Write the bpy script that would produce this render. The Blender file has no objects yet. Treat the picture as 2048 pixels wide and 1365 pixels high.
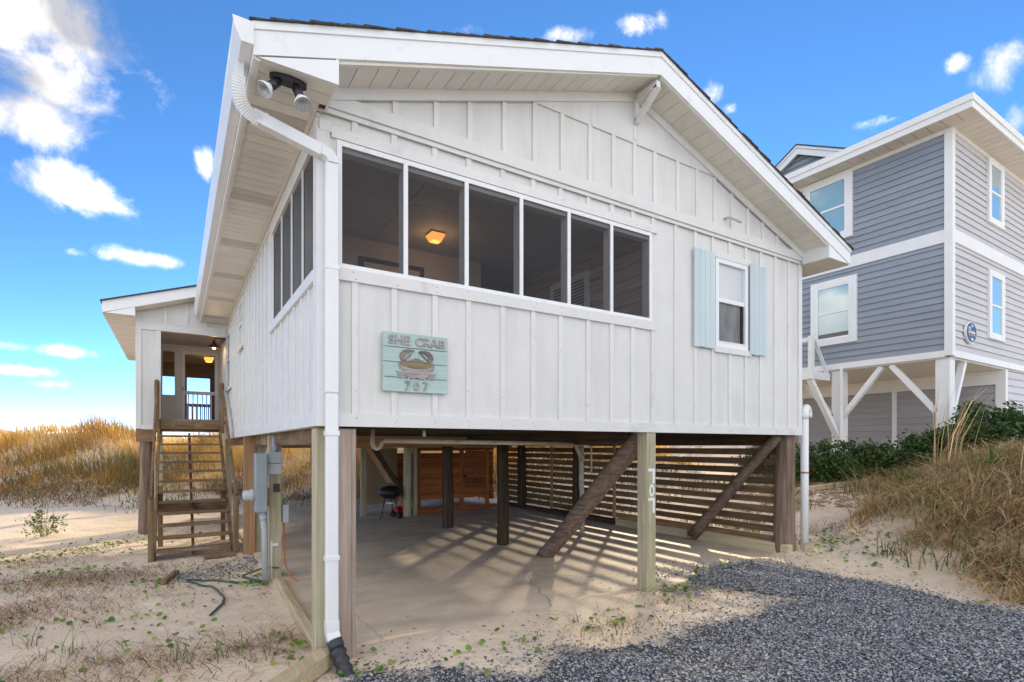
import bpy, bmesh, math, random
import numpy as np
from mathutils import Vector, Matrix
rng = np.random.default_rng(7); random.seed(7)
R = math.radians
sc = bpy.context.scene
COL = sc.collection

# ------------------------------------------------------------------ camera
cd = bpy.data.cameras.new('camera'); cam = bpy.data.objects.new('camera', cd); COL.objects.link(cam)
cam.location = (-1.041, -4.758, 1.9); cam.rotation_euler = (R(90), 0, R(-32.11))
cd.sensor_width = 36; cd.lens = 18.88; cd.shift_y = 0.1028; cd.clip_end = 5000
sc.camera = cam
sc.view_settings.view_transform = 'Standard'; sc.view_settings.look = 'None'
sc.view_settings.gamma = 1; sc.view_settings.use_curve_mapping = False
sc.view_settings.exposure = 1.86
sc.cycles.max_bounces = 6; sc.cycles.diffuse_bounces = 4; sc.cycles.glossy_bounces = 2; sc.cycles.transparent_max_bounces = 6; sc.cycles.caustics_reflective = False; sc.cycles.caustics_refractive = False
# ------------------------------------------------------------------ world
SUN_AZ, SUN_EL = R(47), R(15)
w = bpy.data.worlds.new('World'); sc.world = w; w.use_nodes = True
nt = w.node_tree; nt.nodes.clear()
def N(t, **k):
    n = nt.nodes.new(t)
    for a, b in k.items(): setattr(n, a, b)
    return n
def mth(op, a, b=None, c=None, clamp=False):
    n = N('ShaderNodeMath', operation=op, use_clamp=clamp)
    for i, v in enumerate((a, b, c)):
        if v is None: continue
        if isinstance(v, (int, float)): n.inputs[i].default_value = v
        else: nt.links.new(v, n.inputs[i])
    return n.outputs[0]
out = N('ShaderNodeOutputWorld'); bg = N('ShaderNodeBackground')
sky = N('ShaderNodeTexSky', sky_type='NISHITA', sun_disc=False)
sky.sun_elevation = SUN_EL; sky.sun_rotation = SUN_AZ
sky.air_density = 0.35; sky.dust_density = 0.0; sky.ozone_density = 1.5
tc = N('ShaderNodeTexCoord'); sx = N('ShaderNodeSeparateXYZ'); nt.links.new(tc.outputs['Generated'], sx.inputs[0])
X_, Y_, Z_ = sx.outputs
az = mth('ARCTAN2', X_, Y_); el = mth('ARCSINE', Z_)
zz = mth('ADD', mth('ABSOLUTE', Z_), 0.22)
cmb = N('ShaderNodeCombineXYZ')
nt.links.new(mth('DIVIDE', X_, zz), cmb.inputs[0]); nt.links.new(mth('DIVIDE', Y_, zz), cmb.inputs[1]); nt.links.new(mth('MULTIPLY', Z_, 2.5), cmb.inputs[2])
def noise(scale, det=8, rough=.62, off=0, vec=None, dist=0.0):
    n = N('ShaderNodeTexNoise'); n.inputs['Scale'].default_value = scale; n.inputs['Detail'].default_value = det
    n.inputs['Roughness'].default_value = rough; n.inputs['Distortion'].default_value = dist
    mp = N('ShaderNodeMapping'); mp.inputs['Location'].default_value = (off, off*1.7, off*.3)
    nt.links.new(vec or cmb.outputs[0], mp.inputs[0]); nt.links.new(mp.outputs[0], n.inputs['Vector'])
    return n.outputs['Fac']
fwd, rgt = (math.sin(R(32.11)), math.cos(R(32.11))), (math.cos(R(32.11)), -math.sin(R(32.11)))
def pxdir(px, py):
    r, u = (px-1024)/1074, (893-py)/1074
    d = Vector((fwd[0]+rgt[0]*r, fwd[1]+rgt[1]*r, u)).normalized()
    return math.atan2(d.x, d.y), math.asin(d.z)
# cumulus banks: where they stand in the sky (azimuth, elevation), half sizes in radians, weight
clouds = [(60,40,.14,.08,1.15),(100,135,.11,.06,1.1),(45,228,.10,.045,1.0),(150,372,.085,.034,1.0),(100,348,.045,.018,.75),
 (270,514,.075,.014,.8),(335,524,.045,.013,.85),(210,508,.03,.012,.7),(150,505,.03,.010,.6),(415,330,.022,.03,.6),(45,742,.045,.012,.85),(140,705,.09,.012,.55),
 (130,772,.16,.012,.6),(20,692,.03,.011,.6),(110,832,.2,.010,.55),(935,62,.055,.014,.75),(1130,72,.065,.016,.8),(1275,52,.05,.016,.6),
 (1425,185,.028,.022,.8),(1455,222,.02,.012,.6),(2010,110,.04,.05,.75),(1755,245,.05,.016,.7),(1920,125,.02,.014,.8),(2040,250,.03,.035,.75),(1850,170,.05,.012,.4)]
acc = None
for px, py, sa, se, wt in clouds:
    a0, e0 = pxdir(px, py)
    da = mth('DIVIDE', mth('SUBTRACT', az, a0), sa); de = mth('DIVIDE', mth('SUBTRACT', el, e0), se)
    q = mth('MULTIPLY', mth('EXPONENT', mth('MULTIPLY', mth('ADD', mth('MULTIPLY', da, da), mth('MULTIPLY', de, de)), -1.0)), wt)
    acc = q if acc is None else mth('MAXIMUM', acc, q)
# denser cloud added out of view, behind and above the camera, to fill the shade
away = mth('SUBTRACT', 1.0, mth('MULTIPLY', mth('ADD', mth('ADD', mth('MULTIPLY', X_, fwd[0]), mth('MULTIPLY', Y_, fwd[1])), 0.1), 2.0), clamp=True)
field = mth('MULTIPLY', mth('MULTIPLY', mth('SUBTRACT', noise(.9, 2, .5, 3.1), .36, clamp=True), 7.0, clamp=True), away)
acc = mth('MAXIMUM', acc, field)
nz = noise(8.5, 9, .66, 1.3, tc.outputs['Generated'], .3)
dens = mth('SUBTRACT', mth('ADD', mth('MULTIPLY', acc, .75), mth('MULTIPLY', mth('SUBTRACT', nz, .5), 1.9)), .30)
mask = mth('POWER', mth('MULTIPLY', dens, 1.9, clamp=True), 1.5)
mask = mth('SMOOTH_MIN', mask, .96, .15)
mask = mth('MULTIPLY', mask, mth('MULTIPLY', mth('ADD', acc, -.12, clamp=True), 4.0, clamp=True))
shade = N('ShaderNodeMapRange'); shade.inputs['From Min'].default_value = .34; shade.inputs['From Max'].default_value = .60
nt.links.new(noise(5, 3, .6, 9, tc.outputs['Generated']), shade.inputs['Value'])
cc = N('ShaderNodeMix', data_type='RGBA'); nt.links.new(shade.outputs[0], cc.inputs['Factor'])
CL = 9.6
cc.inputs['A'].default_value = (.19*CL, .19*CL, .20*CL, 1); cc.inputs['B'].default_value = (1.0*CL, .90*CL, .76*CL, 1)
mx = N('ShaderNodeMix', data_type='RGBA')
hsv = N('ShaderNodeHueSaturation'); hsv.inputs['Saturation'].default_value = 1.16; hsv.inputs['Hue'].default_value = .497; hsv.inputs['Value'].default_value = 1.22; nt.links.new(sky.outputs[0], hsv.inputs['Color'])
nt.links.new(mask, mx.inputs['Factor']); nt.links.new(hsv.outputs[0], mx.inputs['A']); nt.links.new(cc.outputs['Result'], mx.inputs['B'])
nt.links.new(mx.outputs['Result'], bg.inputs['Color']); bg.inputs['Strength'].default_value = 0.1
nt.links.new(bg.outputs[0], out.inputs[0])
w.cycles.sampling_method = 'MANUAL'; w.cycles.sample_map_resolution = 512
# ------------------------------------------------------------------ sun
S = Vector((math.sin(SUN_AZ)*math.cos(SUN_EL), math.cos(SUN_AZ)*math.cos(SUN_EL), math.sin(SUN_EL)))
sl = bpy.data.lights.new('sun', 'SUN'); sl.energy = 2.1; sl.angle = R(1.3); sl.color = (1, .80, .55)
so = bpy.data.objects.new('sun', sl); COL.objects.link(so); so.rotation_euler = S.to_track_quat('Z', 'Y').to_euler(); so.location = S*60

# ------------------------------------------------------------------ materials
MATS = {}
def mat(name, c1, c2=None, scale=6, rough=.6, bump=0., bscale=None, stretch=(1,1,1), rand=0., spec=.4, metal=0., ramp=(.3,.7), dirt=None, detail=6, attr=None):
    """noise-mottled procedural material; dirt=(colour, scale, stretch, lo, hi) adds a second stain layer"""
    if name in MATS: return MATS[name]
    m = bpy.data.materials.new(name); m.use_nodes = True; MATS[name] = m
    t = m.node_tree; b = t.nodes['Principled BSDF']; L = t.links.new
    b.inputs['Roughness'].default_value = rough; b.inputs['Specular IOR Level'].default_value = spec; b.inputs['Metallic'].default_value = metal
    co = t.nodes.new('ShaderNodeTexCoord')
    def nz(sc_, st, det=detail, off=0):
        mp = t.nodes.new('ShaderNodeMapping'); mp.inputs['Scale'].default_value = st; mp.inputs['Location'].default_value = (off, off, off)
        L(co.outputs['Object'], mp.inputs[0])
        n = t.nodes.new('ShaderNodeTexNoise'); n.inputs['Scale'].default_value = sc_; n.inputs['Detail'].default_value = det; n.inputs['Roughness'].default_value = .6
        L(mp.outputs[0], n.inputs['Vector']); return n.outputs['Fac']
    c2 = c2 or c1
    if attr:
        at = t.nodes.new('ShaderNodeAttribute'); at.attribute_name = attr; fac = at.outputs['Fac']
    else: fac = nz(scale, stretch)
    rp = t.nodes.new('ShaderNodeValToRGB'); L(fac, rp.inputs[0])
    cols = [c1, c2] if not isinstance(c1[0], (tuple, list)) else list(c1)
    e = rp.color_ramp.elements
    if len(cols) == 2: e[0].position, e[1].position = ramp if not attr else (0, 1)
    else:
        while len(e) < len(cols): e.new(.5)
        for i, el_ in enumerate(e): el_.position = i/(len(cols)-1)
    for i, c in enumerate(cols): e[i].color = (*c, 1)
    colr = rp.outputs[0]
    if dirt:
        for dc, ds, dst, lo, hi in (dirt if isinstance(dirt, list) else [dirt]):
            f = nz(ds, dst, 8, 3.7+ds); mr = t.nodes.new('ShaderNodeMapRange'); mr.inputs['From Min'].default_value = lo; mr.inputs['From Max'].default_value = hi
            mr.clamp = True; L(f, mr.inputs['Value'])
            mxn = t.nodes.new('ShaderNodeMix'); mxn.data_type = 'RGBA'; L(mr.outputs[0], mxn.inputs['Factor']); L(colr, mxn.inputs['A']); mxn.inputs['B'].default_value = (*dc, 1)
            colr = mxn.outputs['Result']
    if rand:
        oi = t.nodes.new('ShaderNodeObjectInfo'); mr = t.nodes.new('ShaderNodeMapRange'); mr.inputs['To Min'].default_value = 1-rand; mr.inputs['To Max'].default_value = 1+rand
        L(oi.outputs['Random'], mr.inputs['Value']); hs = t.nodes.new('ShaderNodeHueSaturation'); L(mr.outputs[0], hs.inputs['Value']); L(colr, hs.inputs['Color']); colr = hs.outputs[0]
    L(colr, b.inputs['Base Color'])
    if bump:
        bp = t.nodes.new('ShaderNodeBump'); bp.inputs['Strength'].default_value = bump; bp.inputs['Distance'].default_value = .02
        L(nz(bscale or scale*3, stretch, 8, 9.1), bp.inputs['Height']); L(bp.outputs[0], b.inputs['Normal'])
    return m
def wood(name, c1, c2, ax, rough=.75, rand=.12, dirt=None, bump=.35):
    st = {'x': (.06, 1, 1), 'y': (1, .06, 1), 'z': (1, 1, .06)}[ax]
    return mat(name+'_'+ax, c1, c2, 22, rough, bump, 40, st, rand, .25, dirt=dirt, ramp=(.28, .72))
PAINT = mat('white_paint', (.71,.69,.655), (.76,.74,.705), 3, .55, .10, 60, dirt=[((.60,.595,.555), 2.2, (1,1,.22), .50, .80), ((.53,.54,.43), 1.3, (1.8,1.8,.2), .58, .90), ((.46,.38,.28), 3.0, (3,3,.10), .66, .90)])
TRIM = mat('white_trim', (.73,.71,.675), (.78,.76,.725), 4, .45, .06, 50, rand=.03, dirt=[((.54,.52,.46), 3.5, (1,1,.5), .58, .9), ((.44,.45,.33), 1.6, (1,1,2.5), .62, .9)])
FASC = mat('white_fascia_paint', (.82,.82,.81), (.86,.86,.85), 4, .4, .05, 40, dirt=((.62,.62,.60), 5, (1,1,1), .60, .86))
SOFF = mat('cream_vinyl_soffit', (.72,.68,.60), (.79,.75,.67), 3, .45, .03, rand=.05, dirt=((.44,.41,.35), 3, (1,1,1), .62, .9))
VENT = mat('vented_soffit_vinyl', (.54,.50,.43), (.66,.62,.54), 90, .55, .3, 120, rand=.05)
GUT = mat('white_aluminium', (.80,.80,.79), (.85,.85,.84), 4, .32, .02, rand=.02, spec=.5, dirt=((.58,.56,.50), 4, (1,1,.4), .62, .95))
OPVC = mat('aged_pvc', (.50,.43,.33), (.62,.55,.45), 6, .5, dirt=((.25,.19,.13), 8, (1,1,1), .55, .85))
PVC = mat('white_pvc', (.80,.79,.76), (.84,.83,.80), 3, .35, 0, dirt=((.5,.42,.32), 5, (1,1,1), .66, .9))
SHIN = mat('asphalt_shingle', (.045,.04,.04), (.12,.10,.09), 30, .95, .6, 90, rand=.25)
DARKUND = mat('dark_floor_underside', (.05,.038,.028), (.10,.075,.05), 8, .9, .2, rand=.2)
SAND = mat('sand', (.75,.62,.465), (.83,.705,.55), 1.2, .95, 1.0, 15, spec=.1, dirt=[((.62,.49,.345), 4.5, (1,1,1), .52, .8), ((.40,.29,.19), 60, (1,1,1), .66, .80), ((.58,.44,.30), .35, (1,1,1), .52, .9)])
CONC = mat('weathered_concrete', (.62,.51,.385), (.75,.64,.50), 1.4, .7, .18, 45, spec=.2, dirt=[((.40,.345,.27), .8, (1,2.2,1), .48, .78), ((.76,.68,.57), 3.2, (1,1.5,1), .60, .76), ((.22,.17,.12), 70, (1,1,1), .70, .82)])
GSHEET = mat('dark_gravel_bed', (.05,.055,.065), (.14,.145,.155), 60, .95, .8, 120)
def W_tr(a): return wood('treated_pine', (.33,.29,.18), (.58,.51,.36), a, dirt=((.30,.33,.16), 1.3, (1,1,1), .52, .85))
def W_pt(a): return wood('pale_timber', (.42,.33,.19), (.66,.55,.36), a, dirt=((.36,.38,.20), 1.5, (1,1,1), .58, .9))
def W_gr(a): return wood('grey_weathered_wood', (.29,.215,.165), (.54,.43,.36), a)
def W_st(a): return wood('stair_wood', (.12,.072,.036), (.33,.215,.12), a, dirt=((.42,.35,.22), 2, (1,1,1), .55, .8))
def W_br(a): return wood('brown_wood', (.34,.19,.09), (.52,.32,.17), a)
def W_rd(a): return wood('red_cedar_board', (.30,.085,.03), (.50,.18,.06), a, rand=.35)
def W_sl(a): return wood('slat_wood', (.12,.072,.04), (.28,.18,.105), a, rand=.25, dirt=((.26,.28,.16), 2, (1,1,1), .60, .9))
def W_lg(a): return wood('old_piling', (.10,.065,.045), (.33,.235,.17), a, rand=.1, bump=.7)
def W_dk(a): return wood('creosote_piling', (.03,.018,.012), (.12,.075,.045), a, rand=.15, bump=.7)
GREYF = mat('lit_front_grey_clapboard', (.52,.51,.515), (.59,.58,.585), 3, .6, .06, 60, (.2,.2,1), rand=.04)  # paler copy of the grey clapboard: the front face's brighter light put into colour
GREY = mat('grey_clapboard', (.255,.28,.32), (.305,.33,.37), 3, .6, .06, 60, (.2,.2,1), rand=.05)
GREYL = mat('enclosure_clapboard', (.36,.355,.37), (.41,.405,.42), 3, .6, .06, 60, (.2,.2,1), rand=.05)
NBW = mat('neighbour_white_trim', (.78,.77,.74), (.83,.82,.79), 3, .5, .05, rand=.02, dirt=((.6,.58,.52), 3, (1,1,.4), .62, .9))
def glassy(name, col, rough=.04, spec=.8):
    m = mat(name, col, tuple(c*1.06 for c in col), 2, rough, spec=spec); return m
AQUA = glassy('aqua_blind_glass', (.27,.43,.46), .02, .9); AQUA.node_tree.nodes['Principled BSDF'].inputs['Coat Weight'].default_value = 1; AQUA.node_tree.nodes['Principled BSDF'].inputs['Coat IOR'].default_value = 2.0
WINW = glassy('pale_blind_glass', (.55,.57,.58), .05, .7)
DGL = glassy('dark_glass', (.03,.035,.045))
BLACK = mat('black_metal', (.012,.012,.013), (.022,.022,.023), 5, .35, spec=.5)
BRONZE = mat('dark_bronze_lamp', (.05,.03,.02), (.08,.05,.03), 5, .4)
SHUT = mat('aqua_shutter_paint', (.53,.62,.625), (.59,.675,.68), 5, .6, .15, 40, (1,1,.12), rand=.04, dirt=((.35,.5,.48), 4, (1,1,.3), .62, .9))
SIGN = mat('aqua_sign_paint', (.38,.52,.475), (.50,.62,.575), 12, .65, .25, 40, (.1,1,1), rand=.06, dirt=((.50,.55,.38), 5, (.4,1,1), .58, .82))
LETT = mat('driftwood_letter', (.26,.22,.21), (.52,.47,.455), 40, .7, .3, stretch=(.2,1,1), rand=.08)
CRAB1 = mat('crab_driftwood', (.10,.08,.075), (.34,.28,.25), 30, .7, .3, stretch=(.12,1,1), rand=.1)
CRAB2 = mat('crab_shell_yellow', (.17,.125,.055), (.34,.27,.14), 30, .7, .3, stretch=(.1,1,1))
CRAB3 = mat('crab_pale_pink', (.25,.20,.19), (.52,.45,.43), 30, .7, .2, stretch=(.2,1,1), rand=.06)
CHAR = mat('grey_enamel_box', (.27,.31,.335), (.32,.36,.385), 4, .4, spec=.5)
LGRY = mat('light_grey_box', (.42,.44,.46), (.48,.50,.52), 4, .4)
HOSE = mat('green_hose', (.03,.07,.06), (.06,.12,.10), 10, .45)
ORNG = mat('orange_cord', (.50,.17,.06), (.6,.24,.10), 10, .6)
REDP = mat('red_plastic', (.55,.02,.05), (.62,.03,.07), 4, .3)
BLKP = mat('black_corrugated_plastic', (.03,.032,.038), (.06,.063,.07), 8, .45)
def emis(name, col, st):
    m = bpy.data.materials.new(name); m.use_nodes = True; b = m.node_tree.nodes['Principled BSDF']
    b.inputs['Base Color'].default_value = (*col, 1); b.inputs['Emission Color'].default_value = (*col, 1); b.inputs['Emission Strength'].default_value = st; return m
GLOW = emis('glowing_amber_glass', (1., .40, .08), .5)
GLOW2 = emis('glowing_bulb', (1., .72, .40), 2.)
def screen_mat():
    m = bpy.data.materials.new('insect_screen'); m.use_nodes = True; t = m.node_tree; t.nodes.clear()
    o = t.nodes.new('ShaderNodeOutputMaterial'); mxs = t.nodes.new('ShaderNodeMixShader'); tr = t.nodes.new('ShaderNodeBsdfTransparent'); df = t.nodes.new('ShaderNodeBsdfDiffuse')
    df.inputs['Color'].default_value = (.068,.071,.078,1); mxs.inputs[0].default_value = .5
    co = t.nodes.new('ShaderNodeTexCoord'); n = t.nodes.new('ShaderNodeTexNoise'); n.inputs['Scale'].default_value = 2.2; n.inputs['Detail'].default_value = 5
    t.links.new(co.outputs['Object'], n.inputs['Vector']); mr = t.nodes.new('ShaderNodeMapRange'); mr.inputs['To Min'].default_value = .38; mr.inputs['To Max'].default_value = .56
    t.links.new(n.outputs['Fac'], mr.inputs['Value']); t.links.new(mr.outputs[0], mxs.inputs[0])
    t.links.new(tr.outputs[0], mxs.inputs[1]); t.links.new(df.outputs[0], mxs.inputs[2]); t.links.new(mxs.outputs[0], o.inputs[0]); return m
SCRN = screen_mat()
INTW = mat('porch_interior_paint', (.52,.49,.46), (.58,.55,.52), 2, .7, .05)
CEIL = mat('porch_ceiling_board', (.40,.39,.385), (.46,.45,.44), 2, .7, rand=.03)
PLY = mat('plywood_panel', (.42,.30,.18), (.52,.39,.25), 5, .8, .1, stretch=(1,1,.2))

def add_cracks(m, scale, width, col):
    t = m.node_tree; b = t.nodes['Principled BSDF']; L = t.links.new; src = b.inputs['Base Color'].links[0].from_socket
    co = t.nodes.new('ShaderNodeTexCoord'); n = t.nodes.new('ShaderNodeTexNoise'); n.inputs['Scale'].default_value = 2.2; n.inputs['Detail'].default_value = 6; L(co.outputs['Object'], n.inputs['Vector'])
    ad = t.nodes.new('ShaderNodeVectorMath'); ad.operation = 'MULTIPLY_ADD'; L(n.outputs['Color'], ad.inputs[0]); ad.inputs[1].default_value = (.35,.35,0); L(co.outputs['Object'], ad.inputs[2])
    v = t.nodes.new('ShaderNodeTexVoronoi'); v.feature = 'DISTANCE_TO_EDGE'; v.inputs['Scale'].default_value = scale; L(ad.outputs[0], v.inputs['Vector'])
    r = t.nodes.new('ShaderNodeMapRange'); r.inputs['From Min'].default_value = width*.3; r.inputs['From Max'].default_value = width; r.inputs['To Min'].default_value = 1; r.inputs['To Max'].default_value = 0; L(v.outputs['Distance'], r.inputs['Value'])
    x = t.nodes.new('ShaderNodeMix'); x.data_type = 'RGBA'; L(r.outputs[0], x.inputs['Factor']); L(src, x.inputs['A']); x.inputs['B'].default_value = (*col, 1); L(x.outputs['Result'], b.inputs['Base Color'])
add_cracks(CONC, .27, .0022, (.40,.33,.25))
# ------------------------------------------------------------------ builders
ORG = {}
def org(o): return ORG.get(o.name, Vector((0,0,0)))
def link(name, me, m, parent=None, loc=None, smooth=False):
    o = bpy.data.objects.new(name, me); COL.objects.link(o)
    if m is not None: me.materials.append(m)
    if parent is not None:
        o.parent = parent; ORG[o.name] = org(parent)
    elif loc is not None:
        o.location = loc; ORG[o.name] = Vector(loc)
    if smooth: me.shade_smooth()
    return o
def geo(name, V, Fc, m, parent=None, loc=None, smooth=False):
    off = org(parent) if parent is not None else Vector(loc or (0,0,0))
    me = bpy.data.meshes.new(name); me.from_pydata([tuple(Vector(v)-off) for v in V], [], Fc); me.update()
    return link(name, me, m, parent, loc, smooth)
def tag(o, label, cat, group=None):
    o['label'] = label; o['category'] = cat
    if group: o['group'] = group
    return o
def thing(name, label, cat, loc=(0,0,0), group=None):
    o = bpy.data.objects.new(name, None); o.empty_display_size = .2; COL.objects.link(o); o.location = loc; ORG[o.name] = Vector(loc)
    return tag(o, label, cat, group)
BF = [(0,3,2,1),(4,5,6,7),(0,1,5,4),(1,2,6,5),(2,3,7,6),(3,0,4,7)]
def bev_mesh(V, Fc, b):
    bm = bmesh.new(); vs = [bm.verts.new(v) for v in V]
    for f in Fc: bm.faces.new([vs[i] for i in f])
    bmesh.ops.recalc_face_normals(bm, faces=bm.faces)
    bmesh.ops.bevel(bm, geom=list(bm.edges), offset=b, segments=1, affect='EDGES')
    V2 = [v.co.copy() for v in bm.verts]; bm.verts.index_update(); F2 = [[v.index for v in f.verts] for f in bm.faces]; bm.free(); return V2, F2
def box(name, x0, x1, y0, y1, z0, z1, m, parent=None, b=0, loc=None):
    V = [(x0,y0,z0),(x1,y0,z0),(x1,y1,z0),(x0,y1,z0),(x0,y0,z1),(x1,y0,z1),(x1,y1,z1),(x0,y1,z1)]
    Fc = BF
    if b: V, Fc = bev_mesh(V, Fc, b)
    return geo(name, V, Fc, m, parent, loc)
def beam(name, p0, p1, wd, ht, m, parent=None, up=(0,0,1), b=0, loc=None):
    p0, p1 = Vector(p0), Vector(p1); d = (p1-p0).normalized(); s = d.cross(Vector(up)).normalized(); u = s.cross(d)
    V = [p+s*a*wd/2+u*c*ht/2 for p in (p0, p1) for a, c in ((-1,-1),(1,-1),(1,1),(-1,1))]
    Fc = [(0,1,2,3),(7,6,5,4),(0,4,5,1),(1,5,6,2),(2,6,7,3),(3,7,4,0)]
    if b: V, Fc = bev_mesh(V, Fc, b)
    return geo(name, V, Fc, m, parent, loc)
def prism(name, poly, axis, a0, a1, m, parent=None, loc=None):
    """polygon in the plane across axis ('x': (y,z), 'y': (x,z), 'z': (x,y)) extruded from a0 to a1"""
    def P(p, a): return {'x': (a,p[0],p[1]), 'y': (p[0],a,p[1]), 'z': (p[0],p[1],a)}[axis]
    n = len(poly); V = [P(p, a0) for p in poly]+[P(p, a1) for p in poly]
    Fc = [list(range(n))[::-1], list(range(n, 2*n))]+[(i, (i+1) % n, n+(i+1) % n, n+i) for i in range(n)]
    bm = bmesh.new(); vs = [bm.verts.new(v) for v in V]
    for f in Fc: bm.faces.new([vs[i] for i in f])
    bmesh.ops.recalc_face_normals(bm, faces=bm.faces); bm.verts.index_update()
    Fc = [[v.index for v in f.verts] for f in bm.faces]; bm.free()
    return geo(name, V, Fc, m, parent, loc)
def tube(name, pts, r, m, parent=None, n=10, loc=None, rad=None, smooth=True, sq=None):
    """swept tube; r number or per-point list; sq=(w,h) gives a rectangular section"""
    pts = [Vector(p) for p in pts]; V = []; Fc = []; up = Vector((0,0,1)); prev = None
    for i, p in enumerate(pts):
        d = (pts[min(i+1, len(pts)-1)]-pts[max(i-1, 0)]).normalized()
        ref = prev if prev is not None else (Vector((0,1,0)) if abs(d.z) > .9 else up)
        s = d.cross(ref); s = s.normalized() if s.length > 1e-5 else Vector((1,0,0)); u = s.cross(d).normalized(); prev = u
        rr = r[i] if isinstance(r, (list, tuple)) else r
        if sq:
            k = rr
            for a, c in ((-1,-1),(1,-1),(1,1),(-1,1)): V.append(p+s*a*sq[0]/2*k+u*c*sq[1]/2*k)
        else:
            for j in range(n): a = 2*math.pi*j/n; V.append(p+s*math.cos(a)*rr+u*math.sin(a)*rr)
    k = 4 if sq else n
    for i in range(len(pts)-1):
        for j in range(k): Fc.append((i*k+j, i*k+(j+1) % k, (i+1)*k+(j+1) % k, (i+1)*k+j))
    Fc.append(list(range(k))[::-1]); Fc.append([(len(pts)-1)*k+j for j in range(k)])
    return geo(name, V, Fc, m, parent, loc, smooth and not sq)
def log(name, p0, p1, r0, r1, m, parent=None, n=14, rough=.05, loc=None):
    p0, p1 = Vector(p0), Vector(p1); d = (p1-p0).normalized(); s = d.cross(Vector((0,1,0) if abs(d.z) > .8 else (0,0,1))).normalized(); u = s.cross(d)
    V = []; Fc = []; K = 10; ph = rng.uniform(0, 6, 4)
    for i in range(K+1):
        t = i/K; c = p0.lerp(p1, t)+(s*math.sin(t*5+ph[0])+u*math.sin(t*4+ph[1]))*r0*.06
        for j in range(n):
            a = 2*math.pi*j/n; rr = (r0+(r1-r0)*t)*(1+rough*math.sin(2*a+ph[2]+t*3)+rng.normal(0, rough*.35)); V.append(c+s*math.cos(a)*rr+u*math.sin(a)*rr)
    for i in range(K):
        for j in range(n): Fc.append((i*n+j, i*n+(j+1) % n, (i+1)*n+(j+1) % n, (i+1)*n+j))
    Fc.append(list(range(n))[::-1]); Fc.append([K*n+j for j in range(n)])
    o = geo(name, V, Fc, m, parent, loc, True); return o
def lathe(name, prof, c, m, parent=None, n=24, axis=Vector((0,0,1)), loc=None):
    axis = Vector(axis).normalized(); s = axis.orthogonal().normalized(); u = axis.cross(s); c = Vector(c); V = []; Fc = []
    for r, h in prof:
        for j in range(n): a = 2*math.pi*j/n; V.append(c+axis*h+s*math.cos(a)*r+u*math.sin(a)*r)
    for i in range(len(prof)-1):
        for j in range(n): Fc.append((i*n+j, i*n+(j+1) % n, (i+1)*n+(j+1) % n, (i+1)*n+j))
    return geo(name, V, Fc, m, parent, loc, True)
def arr_mesh(name, V, T, attr=None):
    """numpy verts (n,3) and triangles (k,3) -> mesh"""
    me = bpy.data.meshes.new(name); V = np.ascontiguousarray(V, dtype=np.float32); T = np.ascontiguousarray(T, dtype=np.int32)
    me.vertices.add(len(V)); me.vertices.foreach_set('co', V.ravel()); me.loops.add(T.size); me.loops.foreach_set('vertex_index', T.ravel())
    me.polygons.add(len(T)); me.polygons.foreach_set('loop_start', np.arange(0, T.size, 3, dtype=np.int32))
    if attr is not None:
        a = me.attributes.new('rnd', 'FLOAT', 'POINT'); a.data.foreach_set('value', np.ascontiguousarray(attr, dtype=np.float32))
    me.update(calc_edges=True); me.validate(); return me
FONT = None
def text_mesh(name, s, size, depth, m, place, parent=None, loc=None, cut=0):
    """flat lettering mesh; place(x,y,z)->world point"""
    cu = bpy.data.curves.new('t', 'FONT'); cu.body = s; cu.size = size; cu.extrude = depth; cu.align_x = 'CENTER'; cu.offset = cut; cu.resolution_u = 3
    ob = bpy.data.objects.new('t', cu); me = bpy.data.meshes.new_from_object(ob)
    V = [place(*v.co) for v in me.vertices]; Fc = [list(p.vertices) for p in me.polygons]
    bpy.data.objects.remove(ob); bpy.data.curves.remove(cu); bpy.data.meshes.remove(me)
    return geo(name, V, Fc, m, parent, loc)

# ------------------------------------------------------------------ terrain
_h = np.random.default_rng(3).random((256, 256))
def vn(x, y, s, o=0):
    x = np.asarray(x)*s+o*17.3+500; y = np.asarray(y)*s+o*9.1+500
    xi = np.floor(x).astype(int); yi = np.floor(y).astype(int); fx = x-xi; fy = y-yi; fx = fx*fx*(3-2*fx); fy = fy*fy*(3-2*fy)
    g = lambda a, b: _h[a % 256, b % 256]
    return (g(xi,yi)*(1-fx)+g(xi+1,yi)*fx)*(1-fy)+(g(xi,yi+1)*(1-fx)+g(xi+1,yi+1)*fx)*fy-.5
def ss(a, b, x):
    t = np.clip((np.asarray(x, dtype=float)-a)/(b-a), 0, 1); return t*t*(3-2*t)
def slab_z(x): return .028*np.clip(x, 0, 7.3)
def zg(x, y):
    x = np.asarray(x, dtype=float); y = np.asarray(y, dtype=float)
    z = slab_z(x)+.92*ss(7.4, 14.0, x)+.72*ss(6.9, 9.8, x)*ss(.9, -1.2, y)
    inslab = ss(-.1, .25, x)*(1-ss(7.1, 7.5, x))*ss(.05, .6, y)*(1-ss(8.0, 8.6, y))
    z = z+(1-inslab)*(.10*vn(x, y, .45)+.05*vn(x, y, 1.3, 1)+.03*vn(x, y, 3.0, 2)+.02*vn(x, y, 6, 4))-.05*inslab
    d = y-(17-.62*np.clip(x, -30, 14))
    z = z+ss(-1, 8, d)*(2.05+.9*vn(x, y, .16, 3)+1.0*vn(x, y, .42, 5))*(1-.9*ss(40, 60, d))+ss(-3, 2, d)*.15
    z = z-3.5*ss(45, 70, d)
    return z
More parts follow.
